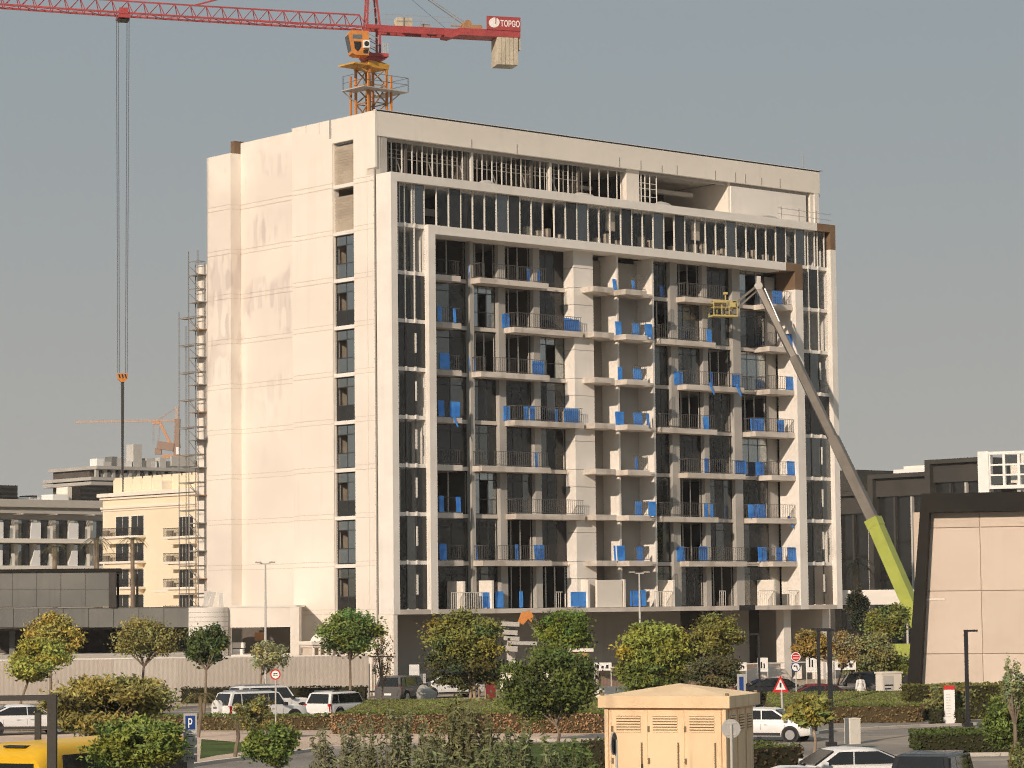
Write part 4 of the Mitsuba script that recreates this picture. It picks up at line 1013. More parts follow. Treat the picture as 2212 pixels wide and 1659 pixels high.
# ---------------------------------------------------------------- hoarding along the site
mat('mat_hoard', mottled((0.50, 0.445, 0.385), (0.43, 0.38, 0.33), 0.3, 0.5, 0.8, 0.35), 0.7)
mat('mat_pink_fence', mottled((0.36, 0.25, 0.19), (0.30, 0.21, 0.16), 0.4, 0.5), 0.8)
mat('mat_hoard_dusty', mottled((0.47, 0.41, 0.345), (0.38, 0.33, 0.275), 0.4, 0.7, 0.9, 0.5), 0.8)
mat('mat_hoard_pale', mottled((0.54, 0.49, 0.43), (0.48, 0.43, 0.375), 0.3, 0.5, 0.8, 0.3), 0.7)
def hoarding(key_label, pts, h, panel, m, skip=()):
    t = thing('hoarding', key_label, 'hoarding')
    for (a, b) in zip(pts[:-1], pts[1:]):
        a, b = np.array(a, float), np.array(b, float)
        L = np.linalg.norm(b - a); d = (b - a) / L
        n = max(1, round(L / panel)); w = L / n
        M = np.eye(4); M[:3, 0] = [d[0], d[1], 0]; M[:3, 1] = [-d[1], d[0], 0]; M[:3, 3] = [a[0], a[1], 0]
        for i in range(n):
            if i in skip: continue
            mb = MB(); x0, x1 = i * w + .02, (i + 1) * w - .02
            k = 14; xs = np.linspace(x0, x1, 2 * k + 1)
            pro = [(x, (-.012 if (j // 1) % 2 else .0)) for j, x in enumerate(xs)]
            hh = h + rng.uniform(-.02, .02)
            v = [(x, y, z) for x, y in pro for z in (.06, hh)]
            mb.add(v, [(2 * j, 2 * j + 2, 2 * j + 3, 2 * j + 1) for j in range(len(pro) - 1)])
            part(t, 'sheet', mb, m if m != 'mat_hoard' else ['mat_hoard', 'mat_hoard_dusty', 'mat_hoard', 'mat_hoard_pale'][int(rng.integers(4))], M)
            boxp(t, 'post', (x0 - .05, .03, 0), (x0 + .03, .12, h + .05), 'mat_galv', M)
        boxp(t, 'top_rail', (0, -.03, h), (L, .06, h + .08), 'mat_frame', M)
    return t
A, Bp = at(-40, 1430, 178), at(797, 1416, 184)
hoarding('long pale corrugated hoarding below the grey podium and the white wall', [A[:2], Bp[:2]], float(Bp[2]), 4.2, 'mat_hoard')
gt = thing('site_gate', 'slatted pale site gate at the foot of the tower corner', 'gate')
ga, gbp = at(799, 1480, 184), at(850, 1480, 183)
z1 = at(820, 1418, 184)[2]
for i in range(10):
    p = ga + (gbp - ga) * (i + .2) / 10; q2 = ga + (gbp - ga) * (i + .75) / 10
    part(gt, 'slat', MB().bar(((p + q2) / 2)[:2].tolist() + [.5], ((p + q2) / 2)[:2].tolist() + [z1], .11, .04, up=(0, 1, 0)), 'mat_board' if i % 3 else 'mat_frame')
part(gt, 'rail', MB().bar([*ga[:2], .45], [*gbp[:2], .45], .12).bar([*ga[:2], z1], [*gbp[:2], z1], .1), 'mat_dark')
rc_, rd = at(1285, 1450, 186), at(1975, 1462, 202)
hoarding('grey site hoarding hung with white notices under the right half of the tower', [at(1290, 1450, 180)[:2], at(1960, 1440, 196)[:2]], 1.9, 4.0, 'mat_pink_fence', skip=(4, 5, 6, 9, 10))
# ---------------------------------------------------------------- ground, road, paving, lawns
mat('mat_ground', mottled((0.31, 0.255, 0.195), (0.23, 0.19, 0.145), 0.25, 0.25, 1.0), 0.95)


def tint(p, c0, c1, f, g):
    return mix(c0, c1, dr.clip(0.6 * smoothstep(0.3, 0.7, fbm(p.x * f, p.y * f, 0.0, 4)) + 0.4 * noise(p.x * g, p.y * g, 3.0), 0, 1))


mat('mat_road', proc(lambda p, n, uv: mix(tint(p, (0.19, 0.172, 0.152), (0.125, 0.115, 0.104), 0.25, 5.0), (0.30, 0.25, 0.19), smoothstep(0.55, 0.78, fbm(p.x * .16 + 2.0, p.y * .5, 4.0, 4)) * .55)), 0.85)
mat('mat_paving', proc(lambda p, n, uv: tint(p, (0.44, 0.345, 0.275), (0.34, 0.265, 0.21), 0.35, 3.0)), 0.9)
mat('mat_kerb', mottled((0.55, 0.50, 0.43), (0.42, 0.38, 0.33), 0.8, 0.8), 0.9)
mat('mat_soil', mottled((0.16, 0.105, 0.06), (0.11, 0.075, 0.045), 0.8, 0.8), 0.95)
mat('mat_lawn', proc(lambda p, n, uv: tint(p, (0.06, 0.085, 0.02), (0.03, 0.046, 0.012), 0.7, 12.0)), 0.9)


def sheet(base, pts, z, m, label, cat):
    k = name(base)
    pts = [tuple(p[:2]) for p in pts]
    g = trimesh.creation.triangulate_polygon(Polygon(pts), engine='earcut')
    v = np.c_[np.asarray(g[0]), np.full(len(g[0]), z)]; f = np.asarray(g[1])
    if np.cross(v[f[0, 1]] - v[f[0, 0]], v[f[0, 2]] - v[f[0, 0]])[2] < 0: f = f[:, ::-1]
    scene[k] = mikit.ply((v, f), m)
    labels[k] = {'label': label, 'category': cat, 'kind': 'structure'}
    return k


G = lambda x, y: gp(x, y)[:2]
sheet('ground', [(-2500, -60), (2500, -60), (2500, 4000), (-2500, 4000)], 0.0, 'mat_ground', 'pale sandy ground around the building site', 'ground')
sheet('road', [(-60, 30), (70, 30), (70, 136), (14, 139.5), (11, 131), (-60, 131)], 0.004, 'mat_road', 'grey asphalt road and parking area in the foreground', 'road')
sheet('road', [(-80, 138.2), (-2, 146.2), (60, 152), (60, 172), (-80, 168)], 0.004, 'mat_road', 'grey asphalt lane where cars stand behind the hedges', 'road')
KL = [G(250, 1680), G(461, 1649), G(604, 1632), G(714, 1618), G(1060, 1603), G(1310, 1601)]
sheet('pavement', [(-60, 136.6), (-60, KL[0][1])] + KL + [G(1310, 1584), G(720, 1578), (-20, 136.6)], 0.008, 'mat_paving', 'pinkish paved walk between the road kerb and the hedges', 'pavement')
sheet('lawn', [G(435, 1597), G(545, 1606), G(552, 1622), G(470, 1632), G(432, 1640)], 0.012, 'mat_lawn', 'small dark green lawn patch beside the parking sign', 'lawn')
sheet('lawn', [G(1075, 1607), G(1310, 1605), G(1310, 1690), G(900, 1690), G(960, 1630)], 0.012, 'mat_lawn', 'dark green lawn left of the yellow utility kiosk', 'lawn')
# kerb stones along the walk
kt = 'kerb'
labels[kt] = {'label': 'pale kerb stones along the paved walk', 'category': 'kerb', 'kind': 'structure'}
for a, b in zip(KL[:-1], KL[1:]):
    L = np.linalg.norm(b - a); n = max(1, int(L / 1.0)); d = (b - a) / L
    M = np.eye(4); M[:3, 0] = [*d, 0]; M[:3, 1] = [-d[1], d[0], 0]; M[:3, 3] = [*a, 0]
    for i in range(n): boxp(kt, 'kerb_stone', (i * L / n + .01, -.15, 0), ((i + 1) * L / n - .01, .05, .13), 'mat_kerb', M)
E1 = [G(1640, 1597), G(1800, 1581), G(1985, 1571), G(2230, 1562)]
E2 = [G(1985, 1637), G(2090, 1634), G(2230, 1632)]
for line in (E1, E2):
    for a, b in zip(line[:-1], line[1:]):
        L = np.linalg.norm(b - a); n = max(1, int(L / 1.2)); d = (b - a) / L
        M = np.eye(4); M[:3, 0] = [*d, 0]; M[:3, 1] = [-d[1], d[0], 0]; M[:3, 3] = [*a, 0]
        for i in range(n): boxp(kt, 'kerb_stone', (i * L / n + .01, -.1, 0), ((i + 1) * L / n - .01, .1, .13), 'mat_kerb', M)
sheet('road_marking', [G(1960, 1600), G(2060, 1590), G(2064, 1592), G(1964, 1602)], 0.012, 'mat_white_paint', 'worn white line across the asphalt near the round hedge', 'road marking')

# sand heap beside the site entrance
g = trimesh.creation.icosphere(subdivisions=4)
g.vertices *= (2.1, 2.2, 2.1); o = at(1655, 1462, 178); o[2] = 0
g.vertices += (meshkit.fbm(g.vertices * 1.6, 3)[:, None] - .5) * .5
sh_ = thing('sand_heap', 'pale sand heap beside the stop sign under the tower', 'sand heap')
part(None, sh_, (np.asarray(g.vertices) + o, np.asarray(g.faces)), 'mat_tan', smooth=True)
# ---------------------------------------------------------------- plants
scene['mat_leaf'] = {'type': 'twosided', 'bsdf': {'type': 'principled', 'base_color': {'type': 'mesh_attribute', 'name': 'vertex_color'}, 'roughness': 0.55, 'specular': 0.25}}
mat('mat_bark', mottled((0.26, 0.20, 0.145), (0.17, 0.13, 0.095), 2.0, 2.0), 0.95)
mat('mat_bark_pale', mottled((0.42, 0.31, 0.21), (0.32, 0.235, 0.16), 2.0, 2.0), 0.95)


def leaves(centres, size, tone, long=1.8, droop=0.0, r=None):
    """One small folded face pair per leaf, turned at random; tone is (n, 3)."""
    r = r or rng
    n = len(centres)
    d = r.normal(size=(n, 3)); d[:, 2] = d[:, 2] * .7 - droop; d /= np.linalg.norm(d, axis=1, keepdims=True)
    w = np.cross(d, r.normal(size=(n, 3))); w /= np.linalg.norm(w, axis=1, keepdims=True)
    nn = np.cross(d, w)
    s = size * r.uniform(.6, 1.35, (n, 1))
    p0 = centres - d * s * long / 2; p2 = centres + d * s * long / 2
    pl = centres + w * s * .5 + nn * s * .15; prr = centres - w * s * .5 + nn * s * .15
    v = np.stack([p0, pl, p2, prr], 1).reshape(-1, 3)
    i = np.arange(n)[:, None] * 4
    f = np.vstack([i + [0, 1, 2], i + [0, 2, 3]])
    return v, f, np.repeat(np.clip(tone, 0.004, .6), 4, 0)


def crown(c, rx, ry, rz, n, size, col, clumps=34, cr=.36, seed=0, flat=.0, hollow=.55, long=1.8, droop=.2, var=.35):
    r = np.random.default_rng(seed)
    u = r.normal(size=(clumps, 3)); u /= np.linalg.norm(u, axis=1, keepdims=True)
    rad = hollow + (1 - hollow) * r.random(clumps) ** .6
    lob = r.normal(size=(6, 3)); lob /= np.linalg.norm(lob, axis=1, keepdims=True)          # uneven outline: a few lobes push out, others fall short
    rad = rad * (0.92 + 0.26 * np.clip((u @ lob.T).max(1) - .55, -.6, .5)) * r.uniform(.85, 1.12, clumps)
    cc = u * rad[:, None] * .86
    cc[:, 2] = np.where(cc[:, 2] < 0, cc[:, 2] * (1 - flat), cc[:, 2])
    wgt = r.uniform(.4, 1.4, clumps); wgt /= wgt.sum()
    idx = r.choice(clumps, n, p=wgt)
    cs = cr * r.uniform(.6, 1.25, clumps)
    g = r.normal(size=(n, 3)); g /= np.linalg.norm(g, axis=1, keepdims=True)
    far = np.where(r.random(n) < .2, r.uniform(1.0, 1.65, n), r.random(n) ** .5)
    p = cc[idx] + g * (cs[idx] * far)[:, None] * (1, 1, .8)
    p = p * (rx, ry, rz) + c
    col = np.asarray(col, float)
    t = 1 + var * r.normal(size=(clumps, 1))[idx] * .7 + .18 * r.normal(size=(n, 1))
    hue = r.normal(size=(clumps, 1))[idx] * .12
    tone = col * t * np.concatenate([1 + hue, np.ones_like(hue), 1 - hue], 1)
    return leaves(p, size, tone, long, droop, r), cc * (rx, ry, rz) + c


def limb(mb, pts, r0, r1, n=7):
    pts = np.asarray(pts, float)
    for i in range(len(pts) - 1):
        a, b = r0 + (r1 - r0) * i / (len(pts) - 1), r0 + (r1 - r0) * (i + 1) / (len(pts) - 1)
        mb.tube(pts[i], pts[i + 1], a, b, n=n)


def tree(label, px, py, rw, rh, depth, col, n=3200, size=.17, trunk_px=None, bark='mat_bark', base='tree', cat='tree', group=None, seed=1, multi=1, clumps=52, cr=.30, lean=0.0, lower=None, ground=True, stake=False, **kw):
    s = depth / F_PX
    c = at(px, py, depth); rx, rz = rw * s, rh * s
    t = thing(base, label, cat, group)
    n = int(n * 3.0); size *= .64; col = np.asarray(col) * 1.62
    (v, f, col_), cc = crown(c, rx, rx * .9, rz, n, size, col, clumps, cr, seed, **kw)
    if lower:                                               # a second, lower storey of foliage on the same trunk
        lx, ly, lw, lh, ln, lc = lower
        (v2, f2, c2), cc2 = crown(at(lx, ly, depth), lw * s, lw * s * .9, lh * s, int(ln * 3.0), size, np.asarray(lc) * 1.6, clumps, cr, seed + 50, **kw)
        f = np.vstack([f, f2 + len(v)]); v = np.vstack([v, v2]); col_ = np.vstack([col_, c2]); cc = np.vstack([cc, cc2])
    k = part(t, 'crown', (v, f), 'mat_leaf', color=col_)
    r = np.random.default_rng(seed + 9)
    for j in range(multi):
        tx = at(trunk_px or px, py, depth)[0] + (j - (multi - 1) / 2) * .35
        base_p = np.array([tx + lean, depth + r.uniform(-.2, .2), 0])
        fork = np.array([c[0] + (tx - c[0]) * .7, c[1], max(.6, c[2] - rz * 1.08)])
        mb = MB(); r0 = .045 + .022 * c[2] * .5
        mid = (base_p + fork) / 2 + r.normal(size=3) * (.08, .08, 0)
        limb(mb, [base_p, mid, fork], r0, r0 * .75)
        pick = r.choice(len(cc), min(len(cc), 9 if multi == 1 else 5), replace=False)
        for q in pick:
            e = cc[q]; m = (fork + e) / 2 + r.normal(size=3) * rx * .07
            limb(mb, [fork, m, e], r0 * .62, r0 * .18, 5)
        part(t, 'trunk', mb, bark, smooth=45)
        if stake: part(t, 'stake', MB().bar(base_p + (.5, 0, 0), base_p + (.5, 0, 1.9), .07).bar(base_p + (.5, 0, 1.7), base_p + (0, 0, 1.7), .04), 'mat_bark_pale')
    return t


OLIVE, GOLD, MID, DARK, LIME, PALE = (.16, .15, .05), (.25, .205, .05), (.11, .145, .034), (.055, .08, .022), (.21, .215, .045), (.21, .21, .10)
tree('olive gold tree in front of the dark podium opening, second from the left edge', 118, 1372, 62, 56, 160, GOLD, 3200, .17, 105, seed=3)
tree('yellow green tree overhanging the hoarding at the left edge', 78, 1424, 72, 46, 152, LIME, 3400, .17, 52, seed=4, lean=-.1)
tree('sparse olive tree with bare lower twigs against the grey podium', 312, 1376, 82, 58, 168, OLIVE, 2300, .15, 310, seed=5, cr=.3, hollow=.4)
tree('dark green round headed tree in front of the concrete drum', 450, 1397, 48, 46, 156, (.05, .07, .02), 2600, .16, 443, seed=6, lean=-.1)
tree('thin pale yellow tree in front of the parking entrance', 590, 1414, 52, 40, 172, PALE, 900, .15, 560, seed=7, cr=.3, multi=2)
tree('neat round green tree on one slim trunk in front of the tower corner', 757, 1368, 70, 54, 165, MID, 4200, .17, 755, seed=8)
tree('nearly bare brown sapling beside the site gate', 826, 1420, 24, 62, 170, (.2, .15, .08), 260, .13, 826, seed=9, cr=.3, base='sapling', cat='sapling')
tree('broad olive tree on pale trunks left of the machine with the orange head', 1008, 1376, 86, 60, 150, (.115, .12, .03), 4200, .18, 1020, seed=10, lower=(1010, 1445, 92, 46, 3000, (.06, .065, .022)), bark='mat_bark_pale', multi=2, stake=True)
tree('bright green round tree right of the machine with the orange head', 1220, 1366, 62, 52, 168, (.085, .12, .02), 3400, .18, 1226, seed=11)
tree('large leafy green tree in the middle of the verge left of the utility kiosk', 1192, 1474, 112, 84, 122, (.065, .085, .020), 6500, .17, 1203, seed=12, cr=.3, clumps=46)
tree('yellow green leafy tree behind the utility kiosk roof', 1412, 1400, 84, 56, 150, (.15, .16, .03), 4200, .19, 1400, seed=13, lower=(1398, 1462, 84, 50, 3600, (.10, .12, .026)))
tree('olive tree with sparse twigs under the terrace vent, behind the thin black posts', 1545, 1378, 60, 50, 172, (.13, .125, .03), 2600, .18, 1550, seed=14)
tree('dark bushy growth under the olive tree behind the kiosk roof', 1545, 1452, 62, 38, 162, (.07, .07, .03), 2400, .16, 1560, seed=15, base='shrub', cat='shrub')
tree('golden brown tree with a pinkish trunk beside the twin black lamp posts', 1757, 1392, 44, 34, 160, (.21, .15, .04), 1700, .16, 1800, seed=16, bark='mat_bark_pale')
tree('pale brown twiggy tree right of the twin black lamp posts', 1822, 1400, 36, 42, 166, (.19, .15, .07), 800, .14, 1815, seed=17, cr=.3)
tree('green tree rising beside the black surround of the tan building', 1916, 1352, 48, 46, 180, (.10, .115, .03), 2600, .18, 1925, seed=18)
tree('pale olive bushy tree below the lime boom', 1884, 1418, 70, 50, 176, (.13, .135, .055), 3200, .17, 1890, seed=19, lower=(1925, 1440, 46, 30, 1200, (.09, .11, .025)))
tree('dark tree in the shade between the tower and the lime boom', 1852, 1310, 24, 54, 214, (.02, .024, .014), 1500, .2, 1852, seed=20)
tree('small umbrella shaped tree with long leaves right of the warning triangle', 1753, 1532, 46, 36, 112, (.16, .15, .035), 1300, .2, 1757, seed=21, long=2.6, base='small_tree', bark='mat_bark_pale')
tree('big brown olive bush of many stems behind the yellow bus', 240, 1528, 148, 74, 92, (.165, .155, .05), 8000, .12, 240, seed=22, cr=.27, clumps=60, base='shrub', cat='shrub', long=2.6, multi=4)
tree('bright green bush standing right in front of the yellow bus', 292, 1610, 104, 64, 58.5, (.12, .155, .035), 3600, .085, 300, seed=23, cr=.3, clumps=44, base='shrub', cat='shrub', long=2.2, multi=3)
tree('young dark green tree on a thin dark stem beside the kerb', 592, 1606, 64, 48, 85, (.09, .125, .03), 1700, .11, 602, seed=24, base='small_tree', long=2.2)
tree('loose olive plant in front of the white car with a spare wheel', 548, 1540, 40, 40, 128, (.14, .13, .04), 900, .14, 545, seed=25, base='small_tree', cr=.28)
tree('rounded shrub behind the white information pillar', 2046, 1504, 50, 32, 137, (.125, .125, .045), 1700, .15, 2046, seed=26, base='shrub', cat='shrub', long=2.2)
tree('wispy green sapling against the tan wall at the right edge', 2186, 1478, 34, 78, 96, (.12, .14, .06), 420, .1, 2192, seed=27, cr=.22, base='sapling', cat='sapling', hollow=.2)
tree('green bush below the wispy sapling at the right edge', 2180, 1556, 60, 62, 100, (.075, .10, .022), 2200, .12, 2180, seed=28, base='shrub', cat='shrub', cr=.3)
tree('slim sapling with hanging leaves at the bottom right corner', 2205, 1640, 26, 40, 84, (.11, .12, .04), 420, .1, 2205, seed=29, base='sapling', cat='sapling')


def spray(label, px, py, rw, rh, depth, col, stems, seed):
    """A loose bush: many thin stems fan out of the ground, each set with long narrow leaves."""
    t = thing('shrub', label, 'shrub'); r = np.random.default_rng(seed); s = depth / F_PX
    top = at(px, py - rh, depth); x0, hz = top[0], top[2]
    st = MB(); P_, D_ = [], []
    for i in range(int(stems * 1.6)):
        fx = r.uniform(-1, 1); fy = r.uniform(-.6, .6)
        hgt = hz * (1 - .5 * fx * fx) * r.uniform(.55, 1.04)
        base = np.array([x0 + fx * rw * s * .75, depth + fy * rw * s * .6, 0]); tip = base + np.array([fx * rw * s * .3 + r.normal() * .12, r.normal() * .15, hgt])
        mid = (base + tip) / 2 + np.array([r.normal() * .08, r.normal() * .08, 0])
        limb(st, [base, mid, tip], .016, .005, 4)
        m = int(20 * hgt) + 8
        for j in range(m):
            f = r.uniform(.22, 1.02); q = (base * (1 - f) ** 2 + 2 * mid * f * (1 - f) + tip * f * f)
            P_.append(q + r.normal(size=3) * .035)
    P_ = np.array(P_); n = len(P_)
    tone = np.asarray(col) * (1 + .22 * r.normal(size=(n, 1)))
    v, f, c = leaves(P_, .056, tone, 3.6, .05, r)
    part(t, 'stem', st, 'mat_bark', smooth=45); part(t, 'foliage', (v, f), 'mat_leaf', color=c)


for i, a in enumerate((('feathery grey green bush at the bottom edge, leftmost of the loose row', 850, 1606, 130, 66, 71, (.19, .205, .10), 95), ('tall feathery olive bush in the middle of the loose row', 1000, 1590, 110, 78, 75, (.17, .175, .075), 95),
                       ('low grey green bush at the bottom edge below the leafy tree', 1120, 1630, 130, 56, 68, (.15, .185, .075), 90), ('low fresh green bush touching the utility kiosk', 1240, 1646, 92, 42, 69, (.12, .165, .045), 60),
                       ('thin spray of pale leaves left of the feathery bushes', 738, 1606, 72, 62, 78, (.20, .205, .11), 36), ('lowest grey green bush cut by the bottom edge', 930, 1648, 110, 40, 64, (.165, .19, .09), 60))):
    spray(*a, seed=40 + i)
tree('slender upright stem of leaves left of the leafy tree', 985, 1552, 26, 60, 110, (.11, .115, .04), 420, .12, 985, seed=51, base='sapling', cat='sapling', cr=.25, hollow=.1, long=2.4)


def palm(label, px, py_top, depth, h_frond, col, base='palm', fronds=14, trunk_r=.12, frond_l=1.4):
    t = thing(base, label, 'palm')
    o = at(px, py_top, depth); r = np.random.default_rng(int(px))
    mb = MB(); limb(mb, [(o[0] - .1, o[1], 0), (o[0] + .05, o[1], o[2] * .55), tuple(o)], trunk_r * 1.25, trunk_r)
    part(t, 'trunk', mb, 'mat_bark', smooth=45)
    V, F, C = [], [], []; n = 0
    for i in range(fronds):
        a = i * 2.4 + r.uniform(-.2, .2); up_ = r.uniform(.1, 1.0)
        pts = [o + np.array([math.cos(a) * s * frond_l, math.sin(a) * s * frond_l, up_ * s * frond_l * .9 - 1.1 * frond_l * s * s * (.6 + .4 * up_)]) for s in np.linspace(0, 1, 7)]
        side = np.array([-math.sin(a), math.cos(a), 0])
        for j in range(6):
            for sg in (-1, 1):
                for e in (.25, .75):
                    p = pts[j] + (pts[j + 1] - pts[j]) * e; q = p + side * sg * frond_l * .22 * (1 - j / 8) + (pts[j + 1] - pts[j]) * .9 - np.array([0, 0, .06 * frond_l])
                    w = (pts[j + 1] - pts[j]) * .35
                    V += [p, p + w, q]; F.append((n, n + 1, n + 2)); n += 3
                    C += [np.array(col) * r.uniform(.7, 1.3)] * 3
    part(t, 'frond', (np.array(V), np.array(F)), 'mat_leaf', color=np.array(C), kind='stuff')
    return t


palm('small palm with a brown trunk before the black glass building', 1846, 1216, 240, 1.5, (.09, .085, .04), trunk_r=.25, frond_l=1.9)
palm('small dry palm on the paving in front of the long hedge', 512, 1553, 112, 1.0, (.15, .14, .05), trunk_r=.07, frond_l=.75)
palm('low palm plant right of the big olive bush', 432, 1502, 131, 1.0, (.17, .14, .045), trunk_r=.08, frond_l=.9)
palm('palm in front of the grey hotel, right one of two, beside the cream building', 208, 1166, 262, 1.0, (.12, .10, .04), trunk_r=.25, frond_l=1.6)
palm('palm before the cream balconies', 286, 1166, 275, 1.0, (.10, .095, .04), trunk_r=.2, frond_l=1.5)
palm('palm in front of the grey hotel, left one of two', 118, 1182, 268, 1.0, (.11, .10, .04), trunk_r=.22, frond_l=1.4)


def hedge(label, x0, y0, x1, y1, h, thick, col_top, col_side, dens=95, size=.09, base='hedge', dxy=None, cat='hedge', rounded=0):
    """A clipped hedge: the front foot runs between two pixels of the ground; a dark core wears a skin of small leaves."""
    a, b = gp(x0, y0)[:2], gp(x1, y1)[:2]
    L = np.linalg.norm(b - a); d = (b - a) / L; nrm = np.array([-d[1], d[0]])
    M = np.eye(4); M[:3, 0] = [*d, 0]; M[:3, 1] = [*nrm, 0]; M[:3, 3] = [*a, 0]
    t = thing(base, label, cat)
    boxp(t, 'core', (0.05, .08, 0), (L - .05, thick - .05, h - .07), 'mat_hedge_core' if col_side[0] > .12 else 'mat_hedge_core_dark', M)
    r = np.random.default_rng(int(x0 * 7 + y0 * 3 + 99999) % 100000)
    def put(n, f): return np.array([f() for _ in range(0)]) if n == 0 else f(n)
    nt, ns = int(L * min(thick, 14) * dens), int(L * h * dens)
    top = np.stack([r.uniform(0, L, nt), r.uniform(0, thick, nt), np.full(nt, h)], 1)
    frt = np.stack([r.uniform(0, L, ns), np.zeros(ns), r.uniform(0, h, ns)], 1)
    ne = int(thick * h * dens)
    ends = np.concatenate([np.stack([np.zeros(ne), r.uniform(0, thick, ne), r.uniform(0, h, ne)], 1), np.stack([np.full(ne, L), r.uniform(0, thick, ne), r.uniform(0, h, ne)], 1)])
    p = np.concatenate([top, frt, ends])
    wob = (meshkit.fbm(p * .7, 3, int(x0) % 50 + 50) - .5)
    p[:, 2] += np.where(np.arange(len(p)) < nt, wob * .28, 0); p[:, 1] += np.where(np.arange(len(p)) >= nt, wob * .25, 0)
    p += r.normal(size=p.shape) * .03
    tone = np.where((np.arange(len(p)) < nt)[:, None], np.asarray(col_top), np.asarray(col_side)) * (1 + .16 * r.normal(size=(len(p), 1)))
    tone = tone * (1 + .55 * (meshkit.fbm(p * .5 + 9, 3, 3) - .5))[:, None]
    v, f, c = leaves(p, size, tone, 1.6, 0, r)
    v = v @ M[:3, :3].T + M[:3, 3]
    part(t, 'foliage', (v, f), 'mat_leaf', color=c)
    return t


mat('mat_hedge_core', (0.075, 0.055, 0.026), 0.95)
mat('mat_hedge_core_dark', (0.03, 0.028, 0.012), 0.95)
GT, BS = (.12, .15, .032), (.17, .115, .05)
hedge('long low hedge with a brown side in front of the parked white cars', -20, 1579, 712, 1577, .70, 1.6, GT, (.27, .20, .09))
hedge('taller rust brown hedge right of the long low hedge', 716, 1586, 1310, 1584, .95, 1.3, GT, (.40, .24, .125), dens=170, size=.075)
hedge('dark clipped hedge between the parked cars and the hoarding', 390, 1520, 790, 1517, 1.0, 1.0, (.04, .045, .014), (.035, .032, .012), dens=40)
hedge('brown clipped hedge along the side road, right of the warning triangle', 1652, 1563, 1990, 1561, .85, 1.4, GT, (.22, .155, .065))
hedge('farther thin hedge along the lane with the red car', 1640, 1524, 1950, 1521, .75, 1.0, (.075, .085, .022), (.085, .062, .026), dens=40)
hedge('tall yellow green hedge at the foot of the tan building', 1962, 1556, 2250, 1552, 1.75, 1.6, (.15, .155, .03), (.105, .105, .024))
hedge('rounded dark green hedge island at the right edge', 1984, 1626, 2250, 1624, .75, 4.0, (.075, .105, .022), (.05, .065, .018))
hedge('dark brown sided hedge beside the utility kiosk', 1600, 1690, 1738, 1682, 1.15, 9.0, (.095, .12, .022), (.075, .045, .022), dens=45)
hedge('small dark clipped bush left of the information pillar', 2008, 1568, 2036, 1568, .75, 1.0, (.05, .06, .018), (.04, .045, .015))
hedge('small dark clipped bush right of the information pillar', 2064, 1568, 2090, 1568, .75, 1.0, (.05, .06, .018), (.04, .045, .015))
# raised lawns behind the brown hedges
for (x0, x1, y, h, d1, lab) in ((716, 1310, 1586, .90, 9.0, 'raised green lawn strip behind the rust brown hedge'), (1652, 2000, 1562, .84, 9.0, 'raised green lawn strip behind the brown roadside hedge')):
    a, b = gp(x0, y)[:2], gp(x1, y - 2)[:2]
    L = np.linalg.norm(b - a); d = (b - a) / L
    M = np.eye(4); M[:3, 0] = [*d, 0]; M[:3, 1] = [-d[1], d[0], 0]; M[:3, 3] = [*a, 0]
    k = name('lawn'); part(None, k, MB().prism([(1.4, 0), (d1, 0), (d1, h + .42), (1.4, h)], (L, 0, 0), (0, 0, 0), (0, 1, 0), (0, 0, 1)), 'mat_soil', M)
    labels[k] = {'label': lab, 'category': 'lawn', 'kind': 'structure'}
    n = int(L * d1 * 60); r = np.random.default_rng(int(x0))
    yy = r.uniform(1.4, d1, n); p = np.stack([r.uniform(0, L, n), yy, h + .02 + .42 * (yy - 1.4) / (d1 - 1.4)], 1)
    v, f, c = leaves(p, .07, np.array((.16, .20, .045)) * (1 + .2 * r.normal(size=(n, 1))) * (1 + .8 * (meshkit.fbm(p * .6, 3, 5) - .5))[:, None], 1.6, -.6, r)
    g_ = thing('grass', 'short green grass on the ' + lab.replace('green ', ''), 'grass', kind='stuff')
    part(None, g_, (v @ M[:3, :3].T + M[:3, 3], f), 'mat_leaf', color=c)

# ---------------------------------------------------------------- dry leaves blown along the kerbs and hedges
r_ = np.random.default_rng(77); q_ = []
for (xa, ya, xb, yb, n_) in ((440, 1650, 1060, 1604, 500), (0, 1581, 700, 1580, 500), (700, 1590, 1300, 1588, 500), (1650, 1566, 1990, 1564, 350), (1990, 1629, 2212, 1627, 200), (430, 1600, 900, 1612, 350)):
    a, b = gp(xa, ya)[:2], gp(xb, yb)[:2]
    f = r_.random((n_, 1)); q_.append(np.c_[a + (b - a) * f + r_.normal(size=(n_, 2)) * (.5, .7), np.full(n_, .03)])
q_ = np.concatenate(q_)
v, f, c = leaves(q_, .05, np.array((.22, .14, .06)) * (1 + .3 * r_.normal(size=(len(q_), 1))), 2.0, 0, r_)
v[:, 2] = .012 + np.abs(v[:, 2] - .03) * .35
k = thing('fallen_leaves', 'dry brown leaves scattered along the kerbs and hedge feet', 'leaves', kind='stuff')
part(None, k, (v, f), 'mat_leaf', color=c)
